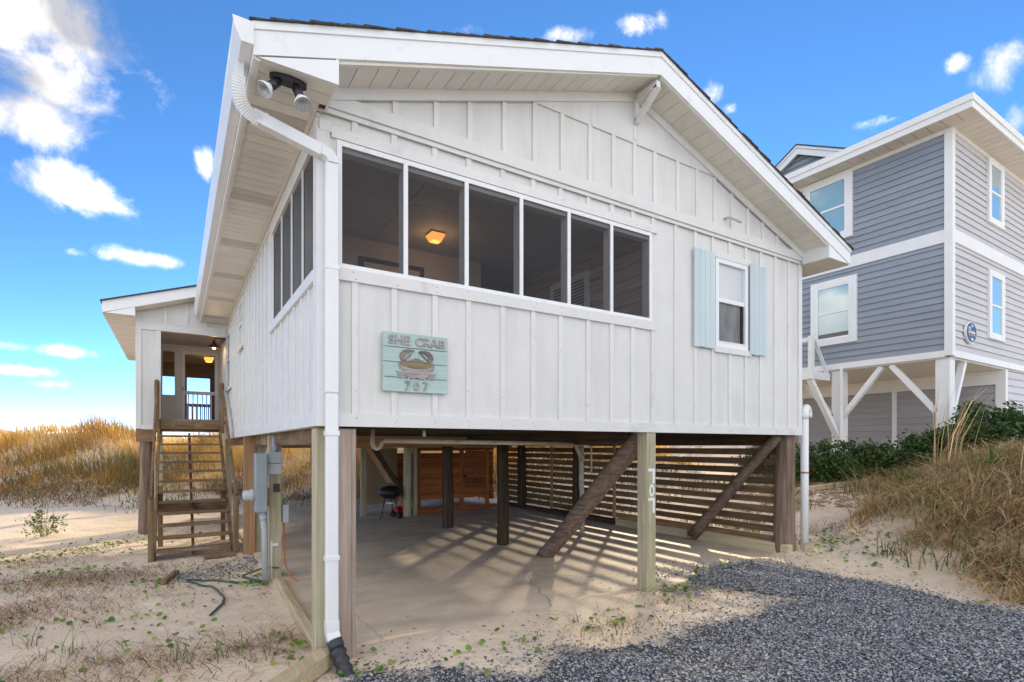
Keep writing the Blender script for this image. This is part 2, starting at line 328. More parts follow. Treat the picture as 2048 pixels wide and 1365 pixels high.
def axis_pts(lo, hi, dl, dh, fine, coarse):
    a = list(np.arange(dl, dh, fine)); v = dl; st = fine
    left = []
    while v > lo: st = min(st*1.12, coarse); v -= st; left.append(v)
    v = a[-1]; st = fine
    while v < hi: st = min(st*1.12, coarse); v += st; a.append(v)
    return np.array(left[::-1]+a)
xs = axis_pts(-400, 400, -7, 11, .11, 30); ys = axis_pts(-60, 400, -5, 12, .11, 30)
gx, gy = np.meshgrid(xs, ys); gz = zg(gx, gy)
V = np.stack([gx.ravel(), gy.ravel(), gz.ravel()], 1); nx_ = len(xs)
i = np.arange((len(ys)-1)*nx_).reshape(-1, nx_)[:, :-1].ravel()
T = np.concatenate([np.stack([i, i+1, i+nx_+1], 1), np.stack([i, i+nx_+1, i+nx_], 1)])
g = link('sand_ground', arr_mesh('sand_ground', V, T), SAND, smooth=True); g['kind'] = 'structure'
WATER = mat('sea_water', (.03,.08,.10), (.05,.11,.13), .2, .12, .4, 1.2, spec=.6)
o = geo('sea', [(-3000,110,-.6),(3000,110,-.6),(3000,4000,-.6),(-3000,4000,-.6)], [(0,1,2,3)], WATER); o['kind'] = 'structure'
# concrete slab under the house, edges half lost in the sand
n1 = 40; front = [(.12+(7.0-.12)*k/n1, .18+.22*float(vn(k*.35, 3, 1))+.12*math.sin(k*.4)) for k in range(n1+1)]
poly = front+[(7.05, 8.35), (.15, 8.35)]
cV = [(x, y, float(slab_z(x))+.006) for x, y in poly]+[(x, y, float(slab_z(x))-.12) for x, y in poly]; n = len(poly)
o = geo('concrete_slab', cV, [list(range(n))]+[(k, n+k, n+(k+1) % n, (k+1) % n) for k in range(n)], CONC); o['kind'] = 'structure'
GRAV = [(-.1,-.6),(.26,-.42),(.77,-.60),(1.11,-.93),(1.43,-1.15),(1.91,-.88),(2.5,-1.15),(3.34,-1.3),(4.2,-1.36),(4.95,-1.2),(4.9,-.75),(4.45,-.25),(4.7,.05),(5.3,.2),(6.07,.14),(6.31,-.56),(6.34,-1.2),(6.38,-2.25),(6.4,-2.87),(6.5,-6),(-.1,-6)]
# dark bed below the stones, finely cut so that it follows the ground
def inpoly(x, y, P):
    r = np.zeros(np.shape(x), bool); j = len(P)-1
    for k in range(len(P)):
        xi, yi = P[k]; xj, yj = P[j]; c = ((yi > y) != (yj > y)) & (x < (xj-xi)*(y-yi)/(yj-yi+1e-12)+xi); r ^= c; j = k
    return r
gx, gy = np.meshgrid(np.arange(-.5, 7, .09), np.arange(-6, .6, .09)); wob = .16*vn(gx, gy, 3.0, 7)+.1*vn(gx, gy, 8.0, 8)
ins = inpoly(gx+wob, gy+wob, GRAV); gz = zg(gx, gy)+.012
idx = -np.ones(gx.shape, int); cells = ins[:-1,:-1] & ins[1:,:-1] & ins[:-1,1:] & ins[1:,1:]
ids = np.arange(gx.size).reshape(gx.shape); a, b_, c_, d_ = ids[:-1,:-1][cells], ids[:-1,1:][cells], ids[1:,1:][cells], ids[1:,:-1][cells]
T = np.concatenate([np.stack([a, b_, c_], 1), np.stack([a, c_, d_], 1)]); used, T = np.unique(T, return_inverse=True); T = T.reshape(-1, 3)
o = link('gravel_driveway', arr_mesh('gravel_driveway', np.stack([gx.ravel(), gy.ravel(), gz.ravel()], 1)[used], T), GSHEET, smooth=True); o['kind'] = 'structure'
#@@HOUSE
# ================================================================== main house
H = thing('beach_house', 'white board and batten beach cottage raised on wooden pilings with a screened corner porch', 'house', (0,0,0))
W = 7.32; BASE = 2.077; LEDGE = 4.80; RX = 3.66; SL = .338; OV = .467; EX = .56; YB = 9.4
def zt(x): return 6.40-SL*abs(x-RX)      # top of roof deck
def zs(x): return zt(x)-.245             # rake soffit
# --- front wall panels
for a in ((0, W, BASE, 3.36), (0, .15, 3.36, LEDGE), (.15, 4.0, 4.55, LEDGE), (4.0, 5.25, 3.36, LEDGE), (5.93, W, 3.36, LEDGE), (5.25, 5.93, 4.49, LEDGE), (5.25, 5.93, 3.36-.08, 3.2801)):
    if a[3]-a[2] > .01: box('siding_panel', a[0], a[1], 0, .09, a[2], a[3], PAINT, H)
prism('gable_panel', [(0,LEDGE+.002),(W,LEDGE+.002),(W,zs(W)+.03),(RX,zs(RX)+.03),(0,zs(0)+.03)], 'y', -.03, .09, PAINT, H)
SEAM = 5.56; xa = RX-(zs(RX)-SEAM)/SL; xb = 2*RX-xa
prism('gable_panel', [(xa+.05,SEAM),(xb-.05,SEAM),(RX,zs(RX)-.02)], 'y', -.052, -.0305, PAINT, H)
BX = [.302,.662,1.067,1.428,1.826,2.204,2.573,2.968,3.328,3.669,4.017,4.432,4.81,5.169,5.536,5.9,6.258,6.622,6.977]
bw = .027
for x in BX:
    segs = [(2.19, 3.36)] if x < 3.99 else [(2.19, 4.752)]
    if 5.2 < x < 5.95: segs = [(2.19, 3.20), (4.57, 4.752)]
    if x < 4.05: segs.append((4.66, 4.752))
    if 4.0 < x < 4.05: segs = [(2.19, 3.345), (4.66, 4.752)]
    for z0, z1 in segs: box('batten', x-bw+rng.normal(0,.002), x+bw, -.019, -.0005, z0, z1, TRIM, H)
    top = min(SEAM, zs(x)-.1)
    if top > 4.96: box('batten', x-bw, x+bw, -.05, -.0305, 4.921, top, TRIM, H)
box('skirt_board', -.03, W+.03, -.058, -.031, LEDGE-.004, 4.92, TRIM, H)
box('frieze_board', 0, W, -.036, -.0195, 4.753, LEDGE-.006, TRIM, H)
box('header_trim', .10, 4.08, -.026, -.0005, 4.563, 4.659, TRIM, H)
box('header_trim', 0, .099, -.026, -.0005, 4.60, 4.69, TRIM, H)
box('base_trim', -.028, W, -.030, -.001, BASE-.004, 2.189, TRIM, H)
box('base_trim', -.030, -.001, -.031, YB, BASE-.003, 2.189, TRIM, H)
box('corner_board', -.026, .085, -.027, -.0007, 2.190, 4.598, TRIM, H)
box('corner_board', -.027, -.0007, 0, .10, 2.1905, 4.72, TRIM, H)
box('corner_board', W-.085, W+.002, -.025, -.0006, 2.190, 4.752, TRIM, H)
# sloping frieze under the rakes
for s in (0, 1):
    q = [(0,zs(0)-.1),(RX-.0,zs(RX)-.1),(RX-.0,zs(RX)+.02),(0,zs(0)+.02)]
    if s: q = [(2*RX-x, z) for x, z in q]
    prism('rake_frieze', q, 'y', -.078, -.0525, TRIM, H)
# --- side wall (faces left)
for a in ((.09, YB+.1, BASE, 3.33), (.09, .11, 3.33, 4.74), (.11, 2.5, 4.53, 4.74), (2.5, YB+.1, 3.33, 4.74)):
    box('siding_panel', 0, .0895, a[0], a[1], a[2], a[3], PAINT, H)
sy = [.361,.701,1.083,1.455,1.872,2.266]; y = 2.68
while y < YB-.05: sy.append(y); y += .385
for y in sy:
    segs = [(2.19, 3.33 if y < 2.5 else 4.66)]
    if 5.83 < y < 6.6: segs = [(2.19, 3.66)]
    if 8.3 < y < 9.2: segs = [(2.19, 3.13)]
    for z0, z1 in segs: box('batten', -.019, -.0005, y-bw, y+bw, z0, z1, TRIM, H)
box('frieze_board', -.024, -.0008, .1, YB, 4.66, 4.734, TRIM, H)
def side_window(y0, y1, z0, z1, pane):
    f = box('window', -.012, .02, y0+.05, y1-.05, z0+.05, z1-.05, pane, H)
    for a in ((y0, y0+.07, z0, z1), (y1-.07, y1, z0, z1), (y0+.07, y1-.07, z1-.08, z1), (y0+.07, y1-.07, z0, z0+.06), (y0+.07, y1-.07, (z0+z1)/2-.02, (z0+z1)/2+.02)):
        box('frame', -.035, -.0004, a[0], a[1], a[2], a[3], TRIM, f)
    box('sill', -.06, -.0355, y0-.03, y1+.03, z0-.03, z0+.02, TRIM, f)
side_window(5.86, 6.52, 3.68, 4.56, WINW); side_window(8.36, 9.14, 3.17, 4.46, DGL)
# --- screened openings, front
def scr(name, *a): return box(name, *a, SCRN, H)
geo('insect_screen', [(.15,.004,3.45),(4.0,.004,3.45),(4.0,.004,4.555),(.15,.004,4.555)], [(0,1,2,3)], SCRN, H)
box('screen_frame', .145, 4.0, -.016, -.0003, 3.451, 3.492, FASC, H); box('screen_frame', .145, 4.0, -.016, -.0003, 4.515, 4.560, FASC, H)
for x, hw in ((.168,.022),(.773,.021),(1.407,.021),(2.055,.021),(2.691,.021),(3.328,.021),(3.978,.022)):
    box('screen_mullion', x-hw, x+hw, -.016, -.0003, 3.4925, 4.5145, FASC, H)
    box('porch_stud', x-.022, x+.022, .008, .11, 3.45, 4.552, INTW, H)
box('porch_sill', .1, 4.05, -.034, -.001, 3.345, 3.450, TRIM, H); box('porch_header', .15, 4.0, .008, .11, 4.47, 4.552, INTW, H)
# side screens
geo('insect_screen', [(.004,.115,3.43),(.004,2.49,3.43),(.004,2.49,4.53),(.004,.115,4.53)], [(0,1,2,3)], SCRN, H)
for y in (.13,.653,1.221,1.838,2.475):
    box('screen_mullion', -.014, -.0003, y-.017, y+.017, 3.43, 4.53, FASC, H); box('porch_stud', .008, .09, y-.02, y+.02, 3.431, 4.529, INTW, H)
box('porch_sill', -.034, -.001, .1, 2.62, 3.329, 3.429, TRIM, H); box('screen_trim', -.026, -.0009, .101, 2.62, 4.531, 4.659, TRIM, H)
box('screen_trim', -.027, -.0009, 2.492, 2.60, 3.43, 4.53, TRIM, H)
# --- porch interior
box('porch_floor', .09, W-.09, .09, YB, 2.34, 2.40, W_br('x'), H)
for k, (xa_, xb_) in enumerate(((.091,1.25),(1.262,2.45),(2.462,3.6),(3.612,4.7))):
    for ya_, yb_ in ((.091,1.19),(1.202,2.35),(2.362,3.9)):
        box('ceiling_panel', xa_, xb_, ya_, yb_, 4.742, 4.76, CEIL, H)
box('ceiling_backing', .09, W-.09, .09, YB, 4.761, 4.785, CEIL, H)
box('porch_back_wall', .091, 2.98, 2.56, 2.65, 2.40, 4.7415, INTW, H); box('porch_back_wall', 2.98, 4.6, 3.9, 3.98, 2.40, 4.7415, INTW, H); box('porch_back_wall', 2.90, 2.98, 2.6505, 3.9, 2.40, 4.7415, INTW, H)
dr = box('porch_door', 1.14, 1.96, 2.535, 2.559, 2.401, 4.43, INTW, H)
for a in ((1.08,1.14,2.401,4.49),(1.96,2.02,2.401,4.49),(1.14,1.96,4.431,4.49)): box('door_casing', a[0], a[1], 2.52, 2.5595, a[2], a[3], W_dk('z'), dr)
for r_ in range(3):
    for q in range(3): box('door_pane', 1.27+q*.2, 1.27+q*.2+.16, 2.528, 2.5345, 3.6+r_*.24, 3.6+r_*.24+.2, DGL, dr)
z = 2.42
while z < 4.72:
    prism('interior_clapboard', [(4.05,z),(4.062,z+.168),(4.09,z+.168),(4.09,z)], 'y', .112, 3.9, W_gr('y'), H); z += .17
iw = box('porch_window', 4.038, 4.05, 1.32, 2.08, 3.3, 4.36, DGL, H)
for a in ((1.24,1.32,3.2,4.45),(2.08,2.16,3.2,4.45),(1.32,2.08,4.36,4.45)): box('casing', 4.015, 4.06, a[0], a[1], a[2], a[3], TRIM, iw)
for k in range(22): box('blind_slat', 4.026, 4.036, 1.34, 2.06, 3.32+k*.047, 3.345+k*.047, LGRY, iw)
# --- front window with shutters
wn = thing('tmp', 'x', 'x'); bpy.data.objects.remove(wn)
f = box('window', 5.29, 5.89, .022, .03, 3.93, 4.45, WINW, H)
box('lower_screen', 5.29, 5.89, .035, .042, 3.3, 3.93, mat('curtain_behind_screen', (.10,.10,.10), (.24,.23,.22), 7, .5, .3, 20, (1,1,.35), spec=.6), f)
for a in ((5.225,5.29,3.27,4.49),(5.88,5.945,3.27,4.49),(5.29,5.88,4.43,4.49),(5.29,5.88,3.27,3.325)): box('frame', a[0], a[1], -.02, .06, a[2], a[3], FASC, f)
box('meeting_rail', 5.29, 5.88, .002, .05, 3.90, 3.955, FASC, f); box('frame', 5.84, 5.88, .012, .05, 3.326, 3.899, BLACK, f); box('sill', 5.18, 6.0, -.04, -.0005, 3.19, 3.269, TRIM, f)
box('window_head', 5.18, 6.0, -.028, -.0005, 4.4905, 4.57, TRIM, f)
box('window_reveal', 5.25, 5.93, .0905, .10, 3.28, 4.49, BLACK, f)
for nm, x0, x1 in (('left', 4.755, 5.172), ('right', 5.958, 6.350)):
    s = box('shutter', x0+.02, x1-.02, -.032, -.0197, 3.30, 4.45, SHUT, H); k = 4; wd = (x1-x0)/k
    for q in range(k): box('plank', x0+q*wd, x0+(q+1)*wd-.004, -.052, -.0325, 3.222+rng.normal(0,.003), 4.528+rng.normal(0,.004), SHUT, s, .003)
# --- stub pipe on the gable
tube('vent_pipe', [(5.39,-.03,5.04),(5.40,-.10,5.04),(5.46,-.16,5.0),(5.53,-.2,4.965)], .017, LGRY, H)
# --- ridge bracket
br = box('gable_bracket', RX-.03, RX+.03, -.1, -.0525, 5.78, zs(RX)-.11, TRIM, H)
box('arm', RX-.03, RX+.03, -.43, -.1005, zs(RX)-.13, zs(RX)-.06, TRIM, br)
beam('brace', (RX, -.09, 5.80), (RX, -.43, zs(RX)-.12), .055, .06, TRIM, br, up=(1,0,0)); box('batten', RX-.02, RX+.02, -.06, -.0525, 5.60, 5.779, TRIM, br)
# --- roof
RF = prism('roof', [(-EX,zt(-EX)-.06),(RX,zt(RX)-.06),(W+EX,zt(-EX)-.06),(W+EX,zt(-EX)),(RX,zt(RX)),(-EX,zt(-EX))], 'y', -OV+.01, 13.0, W_br('y'), H)
run = RX+EX+.03; nc = 31; st_ = run/nc
for s in (0, 1):
    for k in range(nc):
        xa_, xb_ = -EX-.03+k*st_, -EX-.03+(k+1)*st_+.04
        q = [(xa_, zt(xa_)+.004), (xb_, zt(xb_)+.002), (xb_, zt(xb_)+.008), (xa_, zt(xa_)+.022)]
        if xb_ > RX: q = [(xa_, zt(xa_)+.004), (RX, zt(RX)+.002), (RX, zt(RX)+.012), (xa_, zt(xa_)+.022)]
        if s: q = [(2*RX-x, zz_) for x, zz_ in q]
        prism('shingle_course', q, 'y', -OV-.035+rng.uniform(-.012,.012), 13.0, SHIN, RF)
# --- rake fascia and drip trim, left and right
for s in (0, 1):
    m_ = (lambda L_: [(2*RX-x, zz_) for x, zz_ in L_]) if s else (lambda L_: L_)
    prism('rake_fascia', m_([(-EX,zt(-EX)-.235),(RX,zt(RX)-.255),(RX,zt(RX)-.056),(-EX,zt(-EX)-.056)]), 'y', -OV, -OV+.022, FASC, H)
    prism('drip_trim', m_([(-EX-.01,zt(-EX)-.058),(RX,zt(RX)-.058),(RX,zt(RX)+.001),(-EX-.01,zt(-EX)+.001)]), 'y', -OV-.014, -OV+.0095, FASC, H)
    x0 = .03; prism('eave_return', m_([(-EX+.03,4.738),(x0,4.738),(x0,zs(x0)-.003),(-EX+.03,zt(-EX)-.237)]), 'y', -OV+.004, -OV+.0215, FASC, H)
    q = [(x0-.001,4.738),(x0+.02,4.738),(x0+.02,zs(x0)+.01),(x0-.001,zs(x0)+.01)]
    prism('eave_return', m_(q), 'y', -OV+.0045, -.0585, FASC if not s else TRIM, H)
    box('eave_fascia', *( (-EX, -EX+.02) if not s else (W+EX-.02, W+EX) ), -OV+.0225, YB-.01, 4.728, zt(-EX)-.061, FASC, H)
    # rake soffit planks
    k = 0; x = x0+.021
    while x < RX-.03:
        x1 = min(x+.178, RX-.001); q = [(x,zs(x)),(x1-.006,zs(x1-.006)),(x1-.006,zs(x1-.006)+.012),(x,zs(x)+.012)]
        prism('soffit_plank', m_(q), 'y', -OV+.0225, -.0785, SOFF, H); x = x1; k += 1
    xr0, xr1 = x0+.02, RX; prism('soffit_backing', m_([(xr0,zs(xr0)+.013),(xr1,zs(xr1)+.013),(xr1,zs(xr1)+.02),(xr0,zs(xr0)+.02)]), 'y', -OV+.0225, -.0785, DARKUND, H)
    prism('soffit_trim', m_([(xr0,zs(xr0)-.022),(xr1-.03,zs(xr1-.03)-.022),(xr1-.03,zs(xr1-.03)-.001),(xr0,zs(xr0)-.001)]), 'y', -OV+.0225, -OV+.06, SOFF, H)
    # flat eave soffit planks
    y = -OV+.0225; k = 0; X0, X1 = (-EX+.0205, -.0285) if not s else (W+.005, W+EX-.0205)
    while y < YB-.03 and (not s or y < 1.5):
        y1 = min(y+.152, YB-.012); vent = (k % 11) in (4, 5); XR = (.029 if y1 < -.07 else X1) if not s else X1
        if s and y1 < -.07: X0 = W-.029
        elif s: X0 = W+.005
        box('soffit_plank', X0, XR, y, y1-.007, 4.735, 4.745, VENT if vent else SOFF, H); y = y1; k += 1
    box('soffit_backing', X0, X1, -OV+.0225, YB-.011, 4.746, 4.752, DARKUND, H)
    box('soffit_backing', *((-.028, .0285) if not s else (W-.0285, W+.004)), -OV+.0225, -.0795, 4.746, 4.752, DARKUND, H)
    if not s:
        box('soffit_plank', -.0284, .0285, -.0745, -.0375, 4.735, 4.745, SOFF, H); box('corner_block', -.0275, -.0003, -.0265, -.0005, 4.6985, 4.7345, TRIM, H); box('soffit_trim', -EX+.0205, -EX+.05, -OV+.0225, YB-.012, 4.722, 4.7345, SOFF, H); box('soffit_trim', -.06, -.0285, -.05, YB-.012, 4.715, 4.7345, SOFF, H)
# --- gutter (K profile)
gp = [(-.562,4.945),(-.562,4.80),(-.64,4.797),(-.652,4.83),(-.668,4.86),(-.685,4.90),(-.69,4.95),(-.672,4.952),(-.672,4.945)]
GT = prism('gutter', gp, 'y', -OV-.02, 4.6, GUT, H); prism('gutter_run', gp, 'y', 4.603, YB-.02, GUT, GT)
prism('gutter_end_cap', [(x*1.0, z_) for x, z_ in [(-.56,4.957),(-.56,4.794),(-.643,4.792),(-.657,4.83),(-.673,4.86),(-.69,4.90),(-.697,4.957)]], 'y', -OV-.026, -OV-.0202, GUT, GT)
# --- downspout: ribbed elbow from the gutter, slanted run to the corner, then straight down
P0, P1, P2, P3, P4 = [Vector(v) for v in ((-.628,-.20,4.80), (-.632,-.20,4.66), (-.50,-.10,4.49), (.0,-.066,4.385), (.088,-.066,4.30))]
DS = tube('downspout', [P0, P0.lerp(P1,.8)], 1, GUT, H, sq=(.06,.085))
acc_ = []
ctl = [P0.lerp(P1,.75), Vector((-.645,-.20,4.55)), Vector((-.62,-.16,4.49)), P2]
for k in range(80):
    t = k/79; u = 1-t; acc_.append(ctl[0]*u**3+ctl[1]*3*u*u*t+ctl[2]*3*u*t*t+ctl[3]*t**3)
tube('ribbed_elbow', acc_, [1.02+.12*((k//2) % 2) for k in range(80)], GUT, DS, sq=(.082,.098))
tube('slanted_run', [P2-(P3-P2)*.05, P3], 1, GUT, DS, sq=(.082,.098)); tube('strap', [P2.lerp(P3,.10), P2.lerp(P3,.14)], 1, GUT, DS, sq=(.090,.106))
el_ = [P3.lerp(P4, 0)]
for k in range(13):
    t = k/12; u = 1-t; el_.append(P3*u*u+Vector((.088,-.066,4.37))*2*u*t+P4*t*t)
tube('lower_elbow', el_[1:], [1.03+.04*(k % 2) for k in range(13)], GUT, DS, sq=(.105,.08))
box('straight_run', .034, .144, -.108, -.032, 2.35, 4.305, GUT, DS, .01); box('straight_run', .037, .141, -.105, -.035, .40, 2.3495, GUT, DS, .01)
for z_ in (3.42, 2.01, .95): box('strap', .030, .148, -.112, -.03, z_-.02, z_+.02, GUT, DS, .003)
tube('shoe', [(.089,-.07,.42),(.09,-.075,.32),(.10,-.105,.25)], [1,1,1.02], GUT, DS, sq=(.106,.08))
pts = [Vector((.10,-.105,.26)).lerp(Vector((.17,-.27,-.02)), k/19) for k in range(20)]
tube('drain_connector', pts[:5], .066, BLKP, DS, 16); tube('corrugated_drain', pts[4:], [.058+.012*((k//2) % 2) for k in range(16)], BLKP, DS, 16)
# --- left rear entry wing
WX = -1.76; wz = lambda x: 4.86+SL*(x+2.30)
box('siding_panel', WX, -1.31, YB, YB+.09, 2.28, 4.44, PAINT, H)
for a in ((WX-.005,WX+.10,2.285,4.50),(-1.395,-1.305,2.37,4.44)): box('corner_board', a[0], a[1], YB-.022, YB-.0005, a[2], a[3], TRIM, H)
box('base_trim', WX+.1005, -1.31, YB-.02, YB-.0006, 2.27, 2.372, TRIM, H)
box('porch_beam', WX, -.03, YB-.03, YB+.1, 4.445, 4.60, TRIM, H)
prism('gable_panel', [(WX,4.6005),(.0,4.6005),(.0,wz(0)-.2),(WX,wz(WX)-.2)], 'y', YB-.012, YB+.1, PAINT, H)
box('skirt_board', WX, -.03, YB-.045, YB-.0125, 4.60, 4.625, TRIM, H)
for x in (-1.72,-1.22,-.82,-.45): box('batten', x-bw, x+bw, YB-.042, YB-.0125, 4.626, wz(x)-.24, TRIM, H)
box('siding_panel', WX, WX+.08, YB+.091, 15.0, 2.28, 4.62, PAINT, H)
box('siding_panel', .0, .089, YB+.1005, 12.3, BASE, 4.74, PAINT, H)
for y in np.arange(YB+.3, 11.7, .385): box('batten', -.019, -.0005, y-bw, y+bw, 2.5, 4.55, TRIM, H)
prism('rake_fascia', [(-2.30,wz(-2.3)-.23),(2.2,wz(2.2)-.23),(2.2,wz(2.2)),(-2.30,wz(-2.3))], 'y', 8.93, 8.952, FASC, H)
prism('eave_return', [(-2.28,4.632),(WX+.01,4.632),(WX+.01,wz(WX)-.232),(-2.28,wz(-2.3)-.232)], 'y', 8.934, 8.9515, FASC, H)
box('eave_return', WX-.005, WX+.012, 8.953, YB-.046, 4.632, wz(WX)-.22, FASC, H)
prism('rake_soffit', [(WX+.013,wz(WX)-.232),(2.2,wz(2.2)-.232),(2.2,wz(2.2)-.222),(WX+.013,wz(WX)-.222)], 'y', 8.953, YB-.0455, SOFF, H)
wr = prism('wing_roof', [(-2.33,wz(-2.33)+.001),(2.2,wz(2.2)+.001),(5,wz(2.2)-.9),(5,wz(2.2)-.86),(2.2,wz(2.2)+.025),(-2.33,wz(-2.33)+.025)], 'y', 8.88, 16.0, SHIN, H)
box('eave_fascia', -2.30, -2.28, 8.9525, 16, 4.625, wz(-2.3), FASC, H)
y = 8.953
while y < 15.9: box('soffit_plank', -2.2795, WX-.006, y, y+.288, 4.632, 4.642, SOFF, H); y += .302
box('soffit_backing', -2.2795, WX-.006, 8.953, 16, 4.643, 4.65, DARKUND, H)
# recessed entry: ceiling, floor, back wall with screen door and window
box('entry_floor', WX+.081, -.021, YB+.101, 11.8, 2.44, 2.495, W_st('x'), H); box('entry_ceiling', WX+.081, -.001, YB+.101, 11.8, 4.56, 4.60, INTW, H)
box('rim_board', WX, -1.39, YB+.02, YB+.06, 2.0, 2.279, W_st('x'), H)
YE = 11.8
for a in ((WX+.081,-1.315,2.495,4.56),(-1.315,-1.04,2.495,3.24),(-1.315,-1.04,4.375,4.56),(-1.04,-.92,2.495,4.56),(-.92,-.02,4.44,4.56)): box('siding_panel', a[0], a[1], YE, YE+.08, a[2], a[3], PAINT, H)
for x in (-1.5,-1.06,-.62,-.2): box('batten', x-bw, x+bw, YE-.019, YE-.0005, 4.47, 4.56, TRIM, H)
for a in ((-1.35,-1.0,4.375,4.43),(-1.35,-1.0,3.19,3.24),(-1.05,-1.0,3.24,4.375)): box('window_trim', a[0], a[1], YE-.022, YE-.0007, a[2], a[3], TRIM, H)
sd = box('screen_door', -.90, -.82, YE-.01, YE+.03, 2.51, 4.42, FASC, H)
box('door_stile', -.13, -.05, YE-.01, YE+.03, 2.51, 4.42, FASC, sd); box('door_rail', -.82, -.13, YE-.0095, YE+.0295, 4.33, 4.42, FASC, sd); box('door_rail', -.82, -.13, YE-.0095, YE+.0295, 3.27, 3.36, FASC, sd); box('door_rail', -.82, -.13, YE-.0095, YE+.0295, 2.51, 2.62, FASC, sd)
for k in range(6): box('baluster', -.74+k*.105-.014, -.74+k*.105+.014, YE, YE+.02, 2.6205, 3.2695, FASC, sd)
box('handle', -.875, -.86, YE-.04, YE-.011, 3.36, 3.46, BLACK, sd)
for a in ((-.99,-.905,2.5,4.5),(-.045,-.002,2.5,4.5),(-.905,-.045,4.425,4.5)): box('door_casing', a[0], a[1], YE-.025, YE-.0105, a[2], a[3], TRIM, H)
# porch room behind the screen door, open to the sea side
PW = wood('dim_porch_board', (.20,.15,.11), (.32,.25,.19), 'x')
box('porch_ceiling', WX+.081, 2.6, YE+.081, 15.0, 4.50, 4.54, PW, H); box('porch_floor', WX+.081, 2.6, YE, 15.0, 2.40, 2.49, PW, H); box('porch_side_wall', 2.6, 2.68, YE, 15.0, 2.4, 4.54, PW, H)
for a in ((WX+.081,2.6,4.07,4.5),(WX+.081,-1.55,2.49,4.07),(-1.02,-.72,2.49,4.07),(-.09,2.6,2.49,4.07)): box('porch_rear_wall', a[0], a[1], 15.0, 15.07, a[2], a[3], PW, H)
for a in ((-1.55,-1.02),(-.72,-.09)): box('porch_rail', a[0]+.002, a[1]-.002, 15.01, 15.05, 3.15, 3.25, PW, H)
for k in range(6): box('porch_baluster', -.7+k*.115-.018, -.7+k*.115+.018, 15.02, 15.045, 2.49, 3.149, PW, H)
# --- rear, right walls and floor structure
box('siding_panel', W-.09, W, .0905, 12.4, BASE, 4.75, PAINT, H); box('siding_panel', 2.69, W-.091, 12.31, 12.4, BASE, 4.75, PAINT, H)
prism('gable_panel', [(.3,4.76),(W,4.76),(W,zs(W)),(RX,zs(RX)),(.3,zs(.3))], 'y', 12.3, 12.4, PAINT, H)
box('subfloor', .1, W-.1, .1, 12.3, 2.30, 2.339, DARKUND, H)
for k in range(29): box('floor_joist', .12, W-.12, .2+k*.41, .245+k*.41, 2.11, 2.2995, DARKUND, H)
for x in (.22, 4.02, 7.08): box('girder', x-.06, x+.06, .35, 12.3, 1.92, 2.1095, W_dk('y') if x > 1 else W_st('y'), H)
box('cross_beam', .3, 7.0, 8.05, 8.12, 1.86, 2.02, W_br('x'), H); box('cross_beam', .3, 3.95, 4.9, 4.97, 1.90, 2.09, W_br('x'), H)
# --- pilings
GZ = lambda x, y: float(zg(x, y))-.12
box('corner_post', -.02, .128, .05, .20, GZ(0,0), 2.055, W_tr('z'), H, .006); box('corner_post', .146, .285, .02, .165, GZ(0,0), 2.055, W_gr('z'), H, .006); box('sister_board', .288, .326, .03, .17, GZ(0,0)-.05, 2.055, W_gr('z'), H, .004)
NP = box('front_post', 3.90, 4.06, -.02, .145, GZ(4,0), 2.07, W_tr('z'), H, .006)
log('front_piling', (7.16,.16,GZ(7,.1)), (7.16,.16,2.08), .155, .145, W_lg('z'), H)
log('piling', (4.02,3.62,GZ(4,3.6)), (4.02,3.62,1.92), .115, .11, W_dk('z'), H); log('piling', (4.02,5.95,GZ(4,6)), (4.02,5.95,1.92), .125, .12, W_dk('z'), H)
log('piling', (3.98,8.25,GZ(4,8)), (3.98,8.25,1.92), .11, .10, W_tr('z'), H); box('piling', 4.12, 4.22, 8.2, 8.3, GZ(4,8), 1.86, W_tr('z'), H, .005)
box('piling', .10, .27, 3.62, 3.79, GZ(.2,3.7), 2.07, W_tr('z'), H, .006)
box('piling', -.02, .17, 5.75, 5.82, GZ(.1,6), 2.07, W_br('z'), H, .006); box('piling', .18, .36, 5.83, 5.99, GZ(.1,6), 2.07, W_tr('z'), H, .006)
log('piling', (-1.58,9.75,GZ(-1.6,9.7)), (-1.58,9.75,2.28), .15, .14, W_lg('z'), H); box('piling', -1.38, -1.28, 9.7, 9.8, GZ(-1.3,9.7), 2.28, W_tr('z'), H)
box('piling', 3.08, 3.22, 9.2, 9.34, GZ(3,9), 1.92, W_tr('z'), H, .005); box('piling', .1, .25, 11.5, 11.65, GZ(.1,11), 2.1, W_tr('z'), H, .005); box('piling', -1.7, -1.55, 14.6, 14.75, GZ(-1.6,14), 2.4, W_tr('z'), H)
log('piling', (7.1,5.3,GZ(7,5)), (7.1,5.3,1.92), .1, .1, W_dk('z'), H); log('piling', (7.1,7.7,GZ(7,8)), (7.1,7.7,1.92), .12, .12, W_dk('z'), H)
log('diagonal_brace', (4.05,2.48,.02), (4.05,.16,2.07), .125, .115, W_lg('y'), H, rough=.07); log('diagonal_brace', (6.93,1.78,.28), (6.93,.14,2.06), .095, .085, W_lg('y'), H, rough=.08)
beam('diagonal_brace', (3.2,9.1,1.9), (3.92,8.2,.35), .04, .14, W_br('z'), H); beam('diagonal_brace', (3.5,9.6,1.9), (4.1,8.9,.7), .04, .12, W_dk('z'), H)
